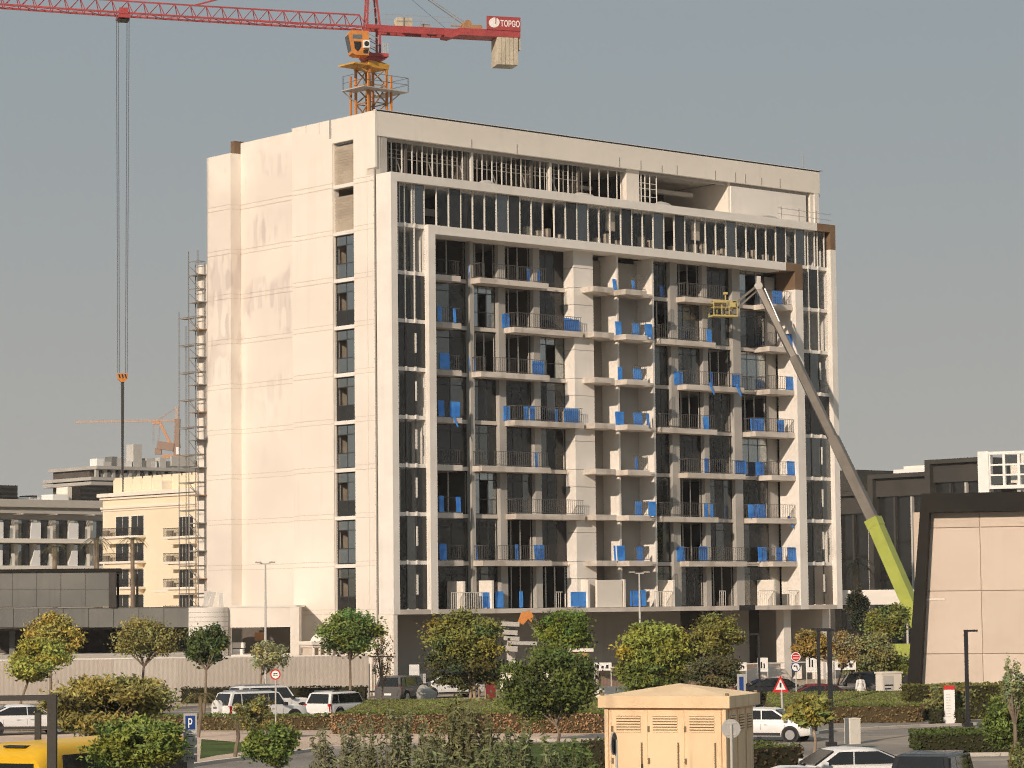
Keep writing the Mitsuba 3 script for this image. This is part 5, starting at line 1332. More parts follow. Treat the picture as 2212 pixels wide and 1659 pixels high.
# ---------------------------------------------------------------- vehicles
scene['mat_car_white'] = pr((0.74, 0.735, 0.72), 0.28, spec=0.5, clearcoat=0.6, clearcoat_gloss=0.9)
scene['mat_car_black'] = pr((0.018, 0.018, 0.02), 0.25, spec=0.5, clearcoat=0.7, clearcoat_gloss=0.9)
scene['mat_car_grey'] = pr((0.09, 0.088, 0.085), 0.3, spec=0.5, clearcoat=0.6, clearcoat_gloss=0.9)
scene['mat_car_red'] = pr((0.16, 0.012, 0.014), 0.28, spec=0.5, clearcoat=0.7, clearcoat_gloss=0.9)
scene['mat_bus'] = pr((0.72, 0.42, 0.012), 0.3, spec=0.5, clearcoat=0.5)
scene['mat_car_glass'] = pr((0.014, 0.015, 0.015), 0.06, spec=0.7)
scene['mat_tyre'] = pr((0.02, 0.02, 0.02), 0.85)
scene['mat_rim'] = pr((0.45, 0.45, 0.45), 0.3, metallic=0.8)
scene['mat_tail'] = pr((0.35, 0.012, 0.012), 0.2, spec=0.6)
scene['mat_head'] = pr((0.55, 0.56, 0.57), 0.12, spec=0.8)
scene['mat_plastic'] = pr((0.03, 0.03, 0.03), 0.6)


def loft(st, xs):
    """A closed skin through rings of equal point count, ring i in the plane x = xs[i]."""
    n = len(st[0]); v = []
    for x, ring in zip(xs, st): v += [(x, y, z) for y, z in ring]
    f = []
    for i in range(len(xs) - 1):
        for j in range(n):
            a, b = i * n + j, i * n + (j + 1) % n
            f.append((a, b, b + n, a + n))
    v = np.array(v, float); f = np.array(f)
    f = np.vstack([f[:, [0, 1, 2]], f[:, [0, 2, 3]]])
    caps = [(0, j + 1, j) for j in range(1, n - 1)] + [((len(xs) - 1) * n, (len(xs) - 1) * n + j, (len(xs) - 1) * n + j + 1) for j in range(1, n - 1)]
    return v, np.vstack([f, caps])


def car(label, pos, heading, kind, paint, L, W, H, belt, hood, trunk, base='car', cat='car', spare=False, rails=False, plate=True, gh=None, wheel=.34):
    """x points forwards from the middle, y to the car's left. hood/trunk: heights at both ends; gh: (screen foot, roof front, roof rear, rear foot) along x."""
    t = thing(base, label, cat)
    M = frame((pos[0], pos[1], 0), heading)
    h2, w = L / 2, W / 2
    xs = np.array([-h2, -h2 + .10, -h2 + .35, gh[3], gh[2], 0, gh[1], gh[0], h2 - .55, h2 - .18, h2])
    zt = np.array([trunk - .10, trunk, trunk + .02, belt, belt, belt, belt - .01, belt - .03, hood + .03, hood - .06, hood - .22])
    ws = np.array([.86, .94, .98, 1, 1, 1, 1, .99, .97, .90, .80]) * w
    o = np.argsort(xs); xs, zt, ws = xs[o], zt[o], ws[o]
    st = []
    for x, z, ww in zip(xs, zt, ws):
        zb = .24 + .10 * max(0, abs(x) / h2 - .8) * 3
        half = [(ww * .86, zb), (ww * .97, zb + .10), (ww, zb + .30), (ww * .985, z - .12), (ww * .93, z - .02), (ww * .78, z)]
        st.append([(y, zz) for y, zz in half] + [(-y, zz) for y, zz in reversed(half)])
    v, f = loft(st, xs)
    part(t, 'body', (v, f), paint, M, smooth=35)
    # greenhouse
    x0, x1, x2, x3 = gh; rw, bw = w * .76, w * .93
    zr = H
    g = []
    for x, z, ww in ((x0, belt - .04, bw), (x1 + .12, zr - .07, rw + .04), (x1 - .12, zr - .015, rw - .05), ((x1 + x2) / 2, zr, rw - .05), (x2 + .1, zr - .02, rw - .05), (x2 - .06, zr - .09, rw + .03), (x3, belt - .04, bw), ((x1 + x2) / 2, zr - .06, rw + .06)):
        g += [(x, ww, z), (x, -ww, z)]
    hull = trimesh.convex.convex_hull(np.array(g))
    k = part(t, 'cabin', (np.asarray(hull.vertices), np.asarray(hull.faces)), paint, M, smooth=35)

    def quad(p, m, nm, out, parent=t):
        p = np.asarray(p, float); n_ = np.cross(p[1] - p[0], p[2] - p[0]); n_ /= np.linalg.norm(n_)
        if n_ @ np.asarray(out, float) < 0: n_ = -n_
        q = np.vstack([p + n_ * .03, p - n_ * .02]); m_ = len(p); i = np.arange(m_); j = (i + 1) % m_
        f = [(0, a, a + 1) for a in range(1, m_ - 1)] + [(m_, m_ + a + 1, m_ + a) for a in range(1, m_ - 1)]
        f += [(a, b, b + m_) for a, b in zip(i, j)] + [(a, b + m_, a + m_) for a, b in zip(i, j)]
        return part(parent, nm, (q, np.array(f)), m, M)

    zb_, zt_ = belt + .04, zr - .11
    def on(x, z, s):
        return (x, s * (bw + (rw + .06 - bw) * (z - belt) / (zr - .06 - belt) + .0), z)
    def xf(z): return x0 + (x1 + .12 - x0) * (z - belt) / (zr - .07 - belt)
    def xr(z): return x3 + (x2 - .06 - x3) * (z - belt) / (zr - .09 - belt)
    for s in (1, -1):
        cuts = [xf(zb_) - .16, .12, .04, (x2 + x3) / 2 + .75 if kind == 'suv' else None, (x2 + x3) / 2 + .67 if kind == 'suv' else None]
        quad([on(xf(zb_) - .16, zb_, s), on(.05, zb_, s), on(.02, zt_, s), on(xf(zt_) - .10, zt_, s)], 'mat_car_glass', 'side_window', (0, s, 0))
        if kind == 'suv':
            b = min(-.75, x2 + .45)
            quad([on(0, zb_, s), on(b + .04, zb_, s), on(b + .04, zt_, s), on(-.03, zt_, s)], 'mat_car_glass', 'side_window', (0, s, 0))
            quad([on(b - .05, zb_, s), on(xr(zb_) + .14, zb_, s), on(xr(zt_) + .12, zt_, s), on(b - .05, zt_, s)], 'mat_car_glass', 'side_window', (0, s, 0))
        else:
            quad([on(-.01, zb_, s), on(xr(zb_) + .30, zb_, s), on(xr((zb_ + zt_) / 2) + .16, (zb_ + zt_) / 2, s), on(xr(zt_) + .14, zt_, s), on(-.03, zt_, s)], 'mat_car_glass', 'side_window', (0, s, 0))
        part(t, 'mirror', MB().box(x0 - .35, x0 - .18, min(s * w, s * (w + .22)), max(s * w, s * (w + .22)), belt - .02, belt + .14), paint if kind != 'suv' else 'mat_plastic', M)
        part(t, 'headlight', MB().box(h2 - .42, h2 - .10, min(s * w * .55, s * w * .88), max(s * w * .55, s * w * .88), hood - .22, hood - .06), 'mat_head', M)
        part(t, 'tail_light', MB().box(-h2 - .01, -h2 + .18, min(s * w * .70, s * w * .965), max(s * w * .70, s * w * .965), trunk - .30, trunk - .08) if kind != 'suv' else MB().box(-h2 + .02, -h2 + .16, min(s * w * .78, s * w * .965), max(s * w * .78, s * w * .965), belt - .40, belt + .02), 'mat_tail', M)
        for xw in (h2 - .85, -h2 + .85):
            part(t, 'wheel_arch', MB().tube((xw, s * (w - .12), wheel), (xw, s * (w + .006), wheel), wheel + .07, n=24), 'mat_plastic', M)
            wk = part(t, 'wheel', MB().tube((xw, s * (w - .2), wheel), (xw, s * (w + .015), wheel), wheel, n=24), 'mat_tyre', M)
            part(wk, 'rim', MB().tube((xw, s * (w - .1), wheel), (xw, s * (w + .02), wheel), wheel * .66, n=18), 'mat_rim', M)
    for s in (1, -1):
        sm = MB()
        for x in (gh[0] - .30, .0, gh[3] + .62 if kind == 'suv' else gh[2] - .30):
            sm.box(x - .006, x + .006, min(s * w * .985, s * (w + .004)), max(s * w * .985, s * (w + .004)), .50, belt - .16)
        part(t, 'door_seam', sm, 'mat_plastic', M, kind='stuff')
        for x in (.14, gh[2] + .35): part(t, 'door_handle', MB().box(x, x + .17, min(s * w * .97, s * (w + .022)), max(s * w * .97, s * (w + .022)), belt - .20, belt - .165), 'mat_rim' if paint != 'mat_car_black' else 'mat_plastic', M)
        part(t, 'sill_trim', MB().box(-h2 + 1.3, h2 - 1.3, min(s * w * .95, s * (w + .008)), max(s * w * .95, s * (w + .008)), .30, .40), 'mat_plastic', M)
    quad([(xf(zb_) + .015, bw * .86, zb_), (xf(zb_) + .015, -bw * .86, zb_), (xf(zt_) + .015, -rw * .86, zt_ + .02), (xf(zt_) + .015, rw * .86, zt_ + .02)], 'mat_car_glass', 'windscreen', (1, 0, .5))
    quad([(xr(zb_) - .015, bw * .82, zb_), (xr(zb_) - .015, -bw * .82, zb_), (xr(zt_) - .015, -rw * .82, zt_), (xr(zt_) - .015, rw * .82, zt_)], 'mat_car_glass', 'rear_window', (-1, 0, .3))
    part(t, 'grille', MB().box(h2 - .04, h2 + .012, -w * .45, w * .45, hood - .42, hood - .24), 'mat_plastic', M)
    if plate:
        part(t, 'number_plate', MB().box(-h2 - .025, -h2, -.24, .24, trunk - .52, trunk - .40), 'mat_white_paint', M)
    if spare:
        sp = part(t, 'spare_wheel', MB().tube((-h2 - .24, .12, .98), (-h2 + .02, .12, .98), .37, n=28), paint, M, smooth=40)
        part(sp, 'cover_badge', MB().box(-h2 - .25, -h2 - .24, -.06, .30, .90, 1.0), 'mat_rim', M)
    if rails:
        for s in (1, -1): part(t, 'roof_rail', MB().box(x2 + .2, x1 - .3, s * rw * .86 - .02, s * rw * .86 + .02, zr + .0, zr + .06), 'mat_rim', M)
    return t


def pos(px, depth): p = at(px, 1500, depth); return (p[0], p[1])


SUV = dict(L=4.7, W=1.86, H=1.76, belt=1.04, hood=1.02, trunk=1.03, gh=(1.15, .55, -2.02, -2.34), wheel=.38)
car('white off-road car carrying a spare wheel on its back door, parked behind the long hedge', pos(562, 144), math.radians(36), 'suv', 'mat_car_white', spare=True, rails=True, **SUV)
car('white off-road car half hidden behind the one with the spare wheel', pos(585, 154), math.radians(28), 'suv', 'mat_car_white', rails=True, **SUV)
car('white estate car seen from behind at the end of the long low hedge', pos(737, 148), math.radians(57), 'suv', 'mat_car_white', rails=True, **{**SUV, 'L': 4.3, 'W': 1.78, 'H': 1.58, 'belt': .96, 'hood': .94, 'trunk': .95, 'gh': (1.0, .45, -1.75, -2.08)})
car('dark grey off-road car beyond the white estate car, red lights towards us', pos(874, 176), math.radians(66), 'suv', 'mat_car_grey', **{**SUV, 'H': 1.7, 'belt': 1.02})
HB = dict(L=4.3, W=1.78, H=1.46, belt=.93, hood=.86, trunk=.96, gh=(1.35, .40, -1.2, -2.0), wheel=.32)
SED = dict(L=4.75, W=1.84, H=1.46, belt=.93, hood=.88, trunk=.98, gh=(1.30, .38, -.85, -1.98), wheel=.34)
car('white car passing behind the broad olive tree on pale trunks', pos(968, 184), math.radians(25), 'sedan', 'mat_car_white', **SED)
car('white hatchback just right of the utility kiosk', pos(1655, 122), math.radians(-22), 'sedan', 'mat_car_white', **HB)
car('white saloon car at the bottom edge, nose towards the kiosk', pos(1822, 88), math.radians(194), 'sedan', 'mat_car_white', **{**SED, 'L': 4.95})
car('dark off-road car at the bottom edge, overlapping the white saloon', pos(2000, 79.5), math.radians(249), 'suv', 'mat_car_black', **{**SUV, 'H': 1.72, 'belt': 1.04, 'L': 4.6})
car('black saloon car behind the warning triangle and the stop sign', pos(1675, 170), math.radians(12), 'sedan', 'mat_car_black', **SED)
car('black off-road car left of the small poster cabinet', pos(1858, 170), math.radians(170), 'suv', 'mat_car_black', **SUV)
car('red car low behind the brown hedge beside the twin black posts', pos(1775, 158), math.radians(8), 'sedan', 'mat_car_red', **{**SED, 'H': 1.42})
car('white car behind the grey portal frame at the left edge', pos(52, 136), math.radians(20), 'sedan', 'mat_car_white', **SED)

# ---- yellow bus
bus = thing('bus', 'yellow minibus with dark windows at the bottom left corner', 'bus')
bd = np.array([-.49, -.87]); bl = np.array([.87, -.49])
fl = at(96, 1640, 62.2)                                      # front left edge
BM = np.eye(4); BM[:3, 0] = [*bd, 0]; BM[:3, 1] = [*bl, 0]; BM[:3, 3] = [fl[0], fl[1], 0]
BH, BLn, BW = float(at(60, 1606, 62.2)[2]) - .02, 5.7, 2.1
ring = lambda w, zt_, r_: [(0 - (w - 1) * 0, .35), (0, .7), (0, zt_ - .45), (-.06, zt_ - .18), (-.22, zt_ - .04), (-.6, zt_), (-BW + .6, zt_), (-BW + .22, zt_ - .04), (-BW + .06, zt_ - .18), (-BW, zt_ - .45), (-BW, .7), (-BW, .35)]
xs = [-BLn, -BLn + .12, -BLn + .4, -3.5, -.55, -.18, 0]
st = []
for x in xs:
    e = max(0, (x + .55) / .55); e2 = max(0, (-BLn + .4 - x) / .4)
    st.append([(y * (1 - .10 * e * e - .08 * e2) - .1 * e * e - .08 * e2, z - (.28 * e * e + .1 * e2 if z > 1.4 else 0)) for y, z in ring(1, BH, 0)])
v, f = loft(st, xs)
part(bus, 'body', (v, f), 'mat_bus', BM, smooth=35)
zw0, zw1 = BH - 1.15, BH - .30
xw = [-.75, -1.7, -2.65, -3.6, -4.5, -5.35]
for a, b in zip(xw[:-1], xw[1:]): boxp(bus, 'side_window', (b + .05, -.02, zw0), (a - .05, .016, zw1), 'mat_car_glass', BM)
boxp(bus, 'window_band', (-5.42, -.02, zw0 - .03), (-.65, .006, zw1 + .03), 'mat_plastic', BM)
boxp(bus, 'windscreen', (-.02, -BW + .22, BH - 1.32), (.022, -.30, BH - .44), 'mat_car_glass', BM)
boxp(bus, 'wiper', (.022, -1.2, BH - 1.25), (.03, -.5, BH - 1.22), 'mat_plastic', BM)
boxp(bus, 'front_sticker', (.0225, -1.6, BH - .9), (.0235, -1.4, BH - .75), 'mat_trim', BM)
boxp(bus, 'roof_vent', (-.40, -1.3, BH - .10), (-.16, -.7, BH - .055), 'mat_plastic', BM)
part(bus, 'mirror', MB().box(-.1, .05, .12, .3, zw0 + .1, zw0 + .5).bar((-.2, 0, zw0 + .5), (0, .2, zw0 + .4), .04), 'mat_plastic', BM)
for x in (-1.2, -4.5): part(bus, 'wheel', MB().tube((x, -.22, .42), (x, .02, .42), .42, n=22), 'mat_tyre', BM)
# ---------------------------------------------------------------- utility kiosk
mat('mat_kiosk', proc(lambda p, n, uv: mix(mix((0.82, 0.62, 0.39), (0.72, 0.53, 0.325), smoothstep(0.35, 0.75, fbm(p.x * 1.2, p.y * 1.2, p.z * .5, 4))), (0.48, 0.36, 0.24), dr.clip(smoothstep(0.58, 0.8, fbm((p.x + p.y) * 4.0, p.z * .35, 1.0, 3)) * .5 + smoothstep(0.9, 0.2, p.z + .5 * noise(p.x * 5.0, p.y * 5.0)) * .5, 0, 1))), 0.6)
mat('mat_kiosk_shade', (0.20, 0.14, 0.08), 0.7)
mat('mat_black_metal', (0.022, 0.022, 0.024), 0.45)
mat('mat_lamp_grey', (0.52, 0.51, 0.48), 0.45)
mat('mat_sign_red', (0.55, 0.03, 0.03), 0.4)
mat('mat_sign_blue', (0.012, 0.05, 0.22), 0.4)
mat('mat_sign_back', (0.40, 0.40, 0.385), 0.4)
KS = thing('utility_kiosk', 'yellow beige louvred electrical kiosk with a shallow pitched roof in the foreground', 'kiosk')
kc = at(1567, 1530, 78.5); kc[2] = 0                             # its near corner
ph = math.radians(21)
ka, kb = np.array([-math.cos(ph), math.sin(ph)]), np.array([math.sin(ph), math.cos(ph)])   # along the door side (to the left), along the right side
KM = np.eye(4); KM[:3, 0] = [*(-ka), 0]; KM[:3, 1] = [*kb, 0]; KM[:3, 3] = kc
LK, DK = 3.55, 2.75
ZE = float(at(1567, 1527, 78.5)[2])
kb_ = lambda base, x0, x1, y0, y1, z0, z1, m='mat_kiosk', parent=KS: boxp(parent, base, (x0, y0, z0), (x1, y1, z1), m, KM)
kb_('body', -LK, 0, 0, DK, .15, ZE, 'mat_kiosk'); kb_('plinth', -LK - .1, .1, -.1, DK + .1, 0, .3, 'mat_concrete')
ov = .17
part(KS, 'roof_fascia', MB().box(-LK - ov, ov, -ov, DK + ov, ZE - .03, ZE + .30), 'mat_kiosk', KM)
apex = ZE + .62
cx, cy = -LK / 2, DK / 2
rv = [(-LK - ov + .02, -ov + .02, ZE + .30), (ov - .02, -ov + .02, ZE + .30), (ov - .02, DK + ov - .02, ZE + .30), (-LK - ov + .02, DK + ov - .02, ZE + .30), (cx, cy, apex)]
part(KS, 'roof', MB().add(rv, [(0, 1, 4), (1, 2, 4), (2, 3, 4), (3, 0, 4)]), 'mat_kiosk', KM)
dw = (LK - .30) / 3


def door(x0, x1, z0, z1, side):
    """A louvred door standing a little proud of the wall; side 0: the door side, 1: the right side."""
    def b(parent, base, a0, a1, o0, o1, zz0, zz1, m):
        if side == 0: return boxp(parent, base, (a0, -o1, zz0), (a1, -o0, zz1), m, KM)
        return boxp(parent, base, (o0, a0, zz0), (o1, a1, zz1), m, KM)
    d = b(KS, 'door', x0 + .025, x1 - .025, 0, .035, z0, z1, 'mat_kiosk')
    c, w = (x0 + x1) / 2, (x1 - x0) * .66
    for lz in (z1 - .62, z0 + .12):
        b(d, 'vent', c - w / 2, c + w / 2, .036, .040, lz, lz + .46, 'mat_kiosk_shade')
        for i in range(6):
            b(d, 'slat', c - w / 2 - .015, c + w / 2 + .015, .041, .068, lz + .005 + i * .078, lz + .052 + i * .078, 'mat_kiosk')
    return d


for i in range(3):
    x0 = -LK + .15 + i * dw
    door(x0, x0 + dw, .34, ZE - .1, 0)
    kb_('hinge_strip', x0 - .03, x0 + .03, -.06, 0, .34, ZE - .1)
kb_('hinge_strip', -.18, -.12, -.06, 0, .34, ZE - .1); kb_('corner_post', -.07, .02, -.045, .06, .3, ZE - .03); kb_('corner_post', -LK - .02, -LK + .09, -.05, .06, .3, ZE - .03)
for (a, b) in ((.22, 1.0), (1.06, 1.86), (1.92, 2.6)): door(a, b, .34, ZE - .1, 1)
for i in range(3):
    x0 = -LK + .15 + i * dw
    kb_('lock_bar', x0 + dw - .17, x0 + dw - .13, -.075, -.03, .9, 2.1, 'mat_kiosk_shade')
    for z in (.7, 1.5, 2.4): kb_('hinge', x0 + .03, x0 + .09, -.07, -.03, z, z + .16, 'mat_kiosk_shade')
for (x, y) in ((-LK - ov + .1, -ov + .1), (ov - .1, -ov + .1), (ov - .1, DK + ov - .1)): kb_('lifting_lug', x - .05, x + .05, y - .02, y + .02, ZE + .28, ZE + .38, 'mat_kiosk_shade')
kb_('door_handle', -LK + .15 + dw - .16, -LK + .15 + dw - .12, -.09, -.03, 1.2, 1.5, 'mat_dark')

# ---------------------------------------------------------------- lamps
def street_lamp(label, px, py_top, depth, arm=.8):
    t = thing('street_lamp', label, 'street lamp', 'tall grey street lamps')
    o = at(px, py_top, depth); x, y, h = o
    mb = MB(); mb.tube((x, y, 0), (x, y, h * .5), .10, .085, n=12).tube((x, y, h * .5), (x, y, h), .075, .05, n=12)
    part(t, 'pole', mb, 'mat_lamp_grey', smooth=40)
    for s in (-1, 1):
        a = part(t, 'arm', MB().bar((x, y, h - .02), (x + s * arm * .5, y, h + .0), .07).bar((x + s * arm * .5, y, h), (x + s * arm * .6, y, h + .06), .06), 'mat_lamp_grey')
        part(t, 'lantern', MB().box(min(x + s * arm * .45, x + s * arm * 1.1), max(x + s * arm * .45, x + s * arm * 1.1), y - .16, y + .16, h + .02, h + .11), 'mat_steel')


street_lamp('tall pale street lamp with two arms before the white side wall', 573, 1217, 172, .55)
street_lamp('tall pale street lamp with two arms before the balconies', 1381, 1238, 178, .6)


def post_lamp(label, px, py_top, py_base, arm, w=.17, depth=None):
    t = thing('lamp_post', label, 'lamp post')
    o = gp(px, py_base) if py_base else at(px, 1500, depth); d = o[1]; h = float(at(px, py_top, d)[2])
    part(t, 'pole', MB().box(o[0] - w / 2, o[0] + w / 2, d - w / 2, d + w / 2, 0, h), 'mat_black_metal')
    part(t, 'head', MB().box(min(o[0] - w / 2, o[0] + arm), max(o[0] + w / 2, o[0] + arm), d - .13, d + .13, h, h + .1), 'mat_black_metal')
    part(t, 'base_plate', MB().box(o[0] - .22, o[0] + .22, d - .22, d + .22, 0, .18), 'mat_black_metal')


post_lamp('square black lamp post with its head turned left, thicker of the twin posts', 1796, 1362, 1612, -.75, .19)
post_lamp('square black lamp post, thinner of the twin posts', 1771, 1364, 1560, .8, .16)
post_lamp('square black lamp post in front of the tan wall', 2091, 1365, 1570, .55)
post_lamp('thin black lamp post left of two behind the kiosk roof', 1473, 1366, None, .6, .15, 150)
post_lamp('thin black lamp post right of two behind the kiosk roof', 1641, 1372, None, -.5, .12, 160)

# ---- grey portal frame, left edge
pf_ = thing('portal_frame', 'dark grey steel portal frame of a shelter at the left edge', 'frame')
o = at(113, 1515, 57); zt = float(o[2]) + .02
part(pf_, 'post', MB().box(o[0] - .09, o[0] + .09, o[1] - .09, o[1] + .09, 0, zt), 'mat_grey_clad')
part(pf_, 'beam', MB().box(o[0] - 4.5, o[0] + .09, o[1] - .09, o[1] + .09, zt, zt + .11), 'mat_grey_clad')
o2 = at(82, 1560, 66)
part(pf_, 'post', MB().box(o2[0] - .07, o2[0] + .07, o2[1] - .07, o2[1] + .07, 0, float(at(82, 1540, 66)[2])), 'mat_grey_clad')
part(pf_, 'rail', MB().box(o2[0] - 4, o2[0] + .5, o2[1] - .04, o2[1] + .04, float(at(82, 1575, 66)[2]), float(at(82, 1569, 66)[2])), 'mat_grey_clad')


# ---------------------------------------------------------------- signs
def disc(mb, c, r, y0, y1, n=36): return mb.tube((c[0], c[1] + y0, c[2]), (c[0], c[1] + y1, c[2]), r, n=n)


def ringmesh(c, r0, r1, y0, y1, n=40):
    m = MB(); t = np.linspace(0, 2 * np.pi, n + 1)
    for a, b in zip(t[:-1], t[1:]):
        q = [(c[0] + r * math.cos(x), c[1] + y, c[2] + r * math.sin(x)) for r in (r0, r1) for x in (a, b) for y in (y0, y1)]
        m.add(q, [(0, 4, 6, 2), (1, 3, 7, 5), (4, 5, 7, 6), (0, 2, 3, 1)])
    return m


def text(parent, s, h, c, m, width=None, base='lettering', M=None, bold=True):
    g = meshkit.text_mesh(s, h, .006, bold=bold)
    v = np.asarray(g.vertices).copy(); w = np.ptp(v[:, 0]); v[:, 0] -= v[:, 0].min() + w / 2
    if width: v[:, 0] *= width / w
    v = np.stack([v[:, 0] + c[0], c[1] - v[:, 2], v[:, 1] + c[2]], 1)
    return part(parent, base, (v, np.asarray(g.faces)), m, M)


# no-overtaking style round sign by the white car with the spare wheel
t = thing('road_sign', 'round white road sign with a red rim and black bars above the parked white car', 'road sign')
o = at(595, 1457, 133)
part(t, 'pole', MB().tube((o[0], o[1] + .05, 0), (o[0], o[1] + .05, o[2]), .035), 'mat_galv')
part(t, 'plate', disc(MB(), o, .235, 0, .02), 'mat_white_paint'); part(t, 'rim', ringmesh(o, .185, .25, -.012, .004), 'mat_sign_red')
part(t, 'symbol', MB().box(o[0] - .10, o[0] + .10, o[1] - .012, o[1], o[2] + .025, o[2] + .065).box(o[0] - .11, o[0] - .02, o[1] - .012, o[1], o[2] - .055, o[2] - .0).box(o[0] + .0, o[0] + .11, o[1] - .012, o[1], o[2] - .055, o[2] - .02), 'mat_black_metal')
# warning triangle
t = thing('road_sign', 'red triangular warning sign with a dark symbol right of the kiosk', 'road sign')
o = at(1686, 1479, 124)
part(t, 'pole', MB().tube((o[0] + .1, o[1] + .04, 0), (o[0] + .04, o[1] + .04, o[2]), .05), 'mat_galv')
tri = lambda k: [(-.36 * k, -.34 * k), (.36 * k, -.34 * k), (0, .42 * k)]
part(t, 'border', MB().prism(tri(1), (0, .02, 0), o), 'mat_sign_red'); part(t, 'face', MB().prism(tri(.62), (0, .012, 0), o + (0, -.012, -.01)), 'mat_white_paint')
part(t, 'symbol', MB().box(o[0] - .045, o[0] + .045, o[1] - .022, o[1] - .013, o[2] - .13, o[2] + .09), 'mat_black_metal')
# stacked no-entry and no-left-turn signs
t = thing('road_sign', 'red round sign over a white no-left-turn sign on one pole by the sand heap', 'road sign')
o = at(1719, 1419, 150); o2 = at(1719, 1441, 150)
part(t, 'pole', MB().tube((o[0], o[1] + .05, 0), (o[0], o[1] + .05, o[2]), .035), 'mat_galv')
part(t, 'stop_plate', disc(MB(), o, .25, 0, .02), 'mat_sign_red'); part(t, 'rim', ringmesh(o, .215, .255, -.01, .003), 'mat_white_paint')
part(t, 'bar', MB().box(o[0] - .15, o[0] + .15, o[1] - .012, o[1], o[2] + .05, o[2] + .09).box(o[0] - .15, o[0] + .15, o[1] - .012, o[1], o[2] - .08, o[2] - .04), 'mat_white_paint')
part(t, 'turn_plate', disc(MB(), o2, .24, 0, .02), 'mat_white_paint'); part(t, 'turn_rim', ringmesh(o2, .205, .25, -.01, .003), 'mat_sign_blue')
part(t, 'arrow', MB().box(o2[0] - .02, o2[0] + .08, o2[1] - .012, o2[1], o2[2] + .03, o2[2] + .08).bar((o2[0] + .05, o2[1] - .007, o2[2] + .05), (o2[0] + .08, o2[1] - .007, o2[2] - .14), .06, .012, up=(0, 1, 0)).prism([(-.15, .055), (-.02, .13), (-.02, -.02)], (0, .012, 0), o2 + (0, -.012, 0)), 'mat_black_metal')
# two signs seen from behind and edge-on, before the kiosk
t = thing('road_sign', 'round grey sign seen from behind in front of the kiosk', 'road sign')
o = at(1579, 1574, 73.5)
part(t, 'pole', MB().tube((o[0], o[1] - .06, 0), (o[0], o[1] - .06, o[2] + .12), .035), 'mat_galv')
part(t, 'plate', disc(MB(), o, .25, -.012, .01), 'mat_sign_back')
part(t, 'brace', MB().box(o[0] - .13, o[0] + .13, o[1] - .04, o[1] - .013, o[2] + .13, o[2] + .16).box(o[0] - .13, o[0] + .13, o[1] - .04, o[1] - .013, o[2] - .16, o[2] - .13), 'mat_galv')
t = thing('road_sign', 'dark oval sign seen almost edge-on before the kiosk doors', 'road sign')
o = at(1326, 1606, 74)
a_ = math.radians(72)
SM = frame(o, a_)
part(t, 'plate', MB().tube((0, -.012, 0), (0, .012, 0), .28, n=36), 'mat_black_metal', SM)
part(t, 'rim', ringmesh((0, 0, 0), .27, .30, -.015, .015), 'mat_sign_back', SM)
part(t, 'pole', MB().tube((o[0] + .09, o[1] + .03, 0), (o[0] + .06, o[1] + .03, o[2] + .1), .035), 'mat_galv')
# parking sign
t = thing('parking_sign', 'tall grey sign with a white P on a blue square beside the bus', 'sign')
c = at(411, 1593, 59); S = 59 / F_PX
w2 = 14.5 * S; ztop, zbot = float(at(411, 1541, 59)[2]), float(at(411, 1628, 59)[2])
PM = frame((c[0], c[1], 0), math.radians(4))
part(t, 'pole', MB().box(-.07, .07, .03, .15, 0, ztop - .1), 'mat_galv', PM)
part(t, 'board', MB().box(-w2, w2, 0, .03, zbot, ztop), 'mat_sign_back', PM)
zz = lambda y: float(at(411, y, 59)[2])
part(t, 'blue_panel', MB().box(-w2 * .72, w2 * .72, -.008, -.001, zz(1576), zz(1546)), 'mat_sign_blue', PM)
text(t, 'P', 20 * S, (0, -.009, zz(1572)), 'mat_white_paint', 9 * S, 'letter', PM)
for y0, y1 in ((1579, 1600), (1602, 1626)): part(t, 'plate', MB().box(-w2 * .86, w2 * .86, -.006, -.001, zz(y1), zz(y0)), 'mat_lamp_grey', PM)
pr_ = MB()
for y in (1586, 1590, 1610, 1614, 1619): pr_.box(-w2 * .5, w2 * .45, -.011, -.007, zz(y + 1.6), zz(y))
part(t, 'print', pr_, 'mat_black_metal', PM)
part(t, 'lower_board', MB().box(-w2, w2, 0, .03, zz(1646), zz(1631)), 'mat_sign_back', PM)
text(t, '377H', 7 * S, (0, -.003, zz(1642)), 'mat_black_metal', 18 * S, 'number', PM)

# white information pillar with a red top
t = thing('information_pillar', 'slim white information pillar with a red cap before the tall hedge', 'pillar')
o = gp(2052, 1567); d = o[1]; S = d / F_PX; M = frame((o[0], d, 0), math.radians(-8))
zt = float(at(2050, 1481, d)[2]); z1 = float(at(2050, 1490, d)[2]); w = 11.5 * S
boxp(t, 'body', (-w, -.09, .42), (w, .09, z1), 'mat_white_paint', M); boxp(t, 'cap', (-w, -.09, z1 + .002), (w, .09, zt), 'mat_sign_red', M); boxp(t, 'foot', (-w - .04, -.12, 0), (w + .04, .12, .42), 'mat_white_paint', M)
m = MB()
for i in range(9): m.box(-w * .6, w * (.1 + .1 * (i % 3)), -.098, -.091, z1 - .25 - i * .13, z1 - .22 - i * .13)
part(t, 'print', m, 'mat_galv', M); boxp(t, 'edge', (w + .001, -.095, .42), (w + .03, .095, zt), 'mat_black_metal', M)

t = thing('bollard', 'short square cream bollard box on the asphalt behind the white saloon', 'bollard')
o = gp(1842, 1607); d = o[1]; S = d / F_PX; M = frame((o[0], d, 0), math.radians(28))
h = float(at(1842, 1551, d)[2]); boxp(t, 'body', (-.26, -.22, 0), (.26, .22, h - .05), 'mat_trim', M); boxp(t, 'cap', (-.28, -.24, h - .05), (.28, .24, h), 'mat_trim', M)

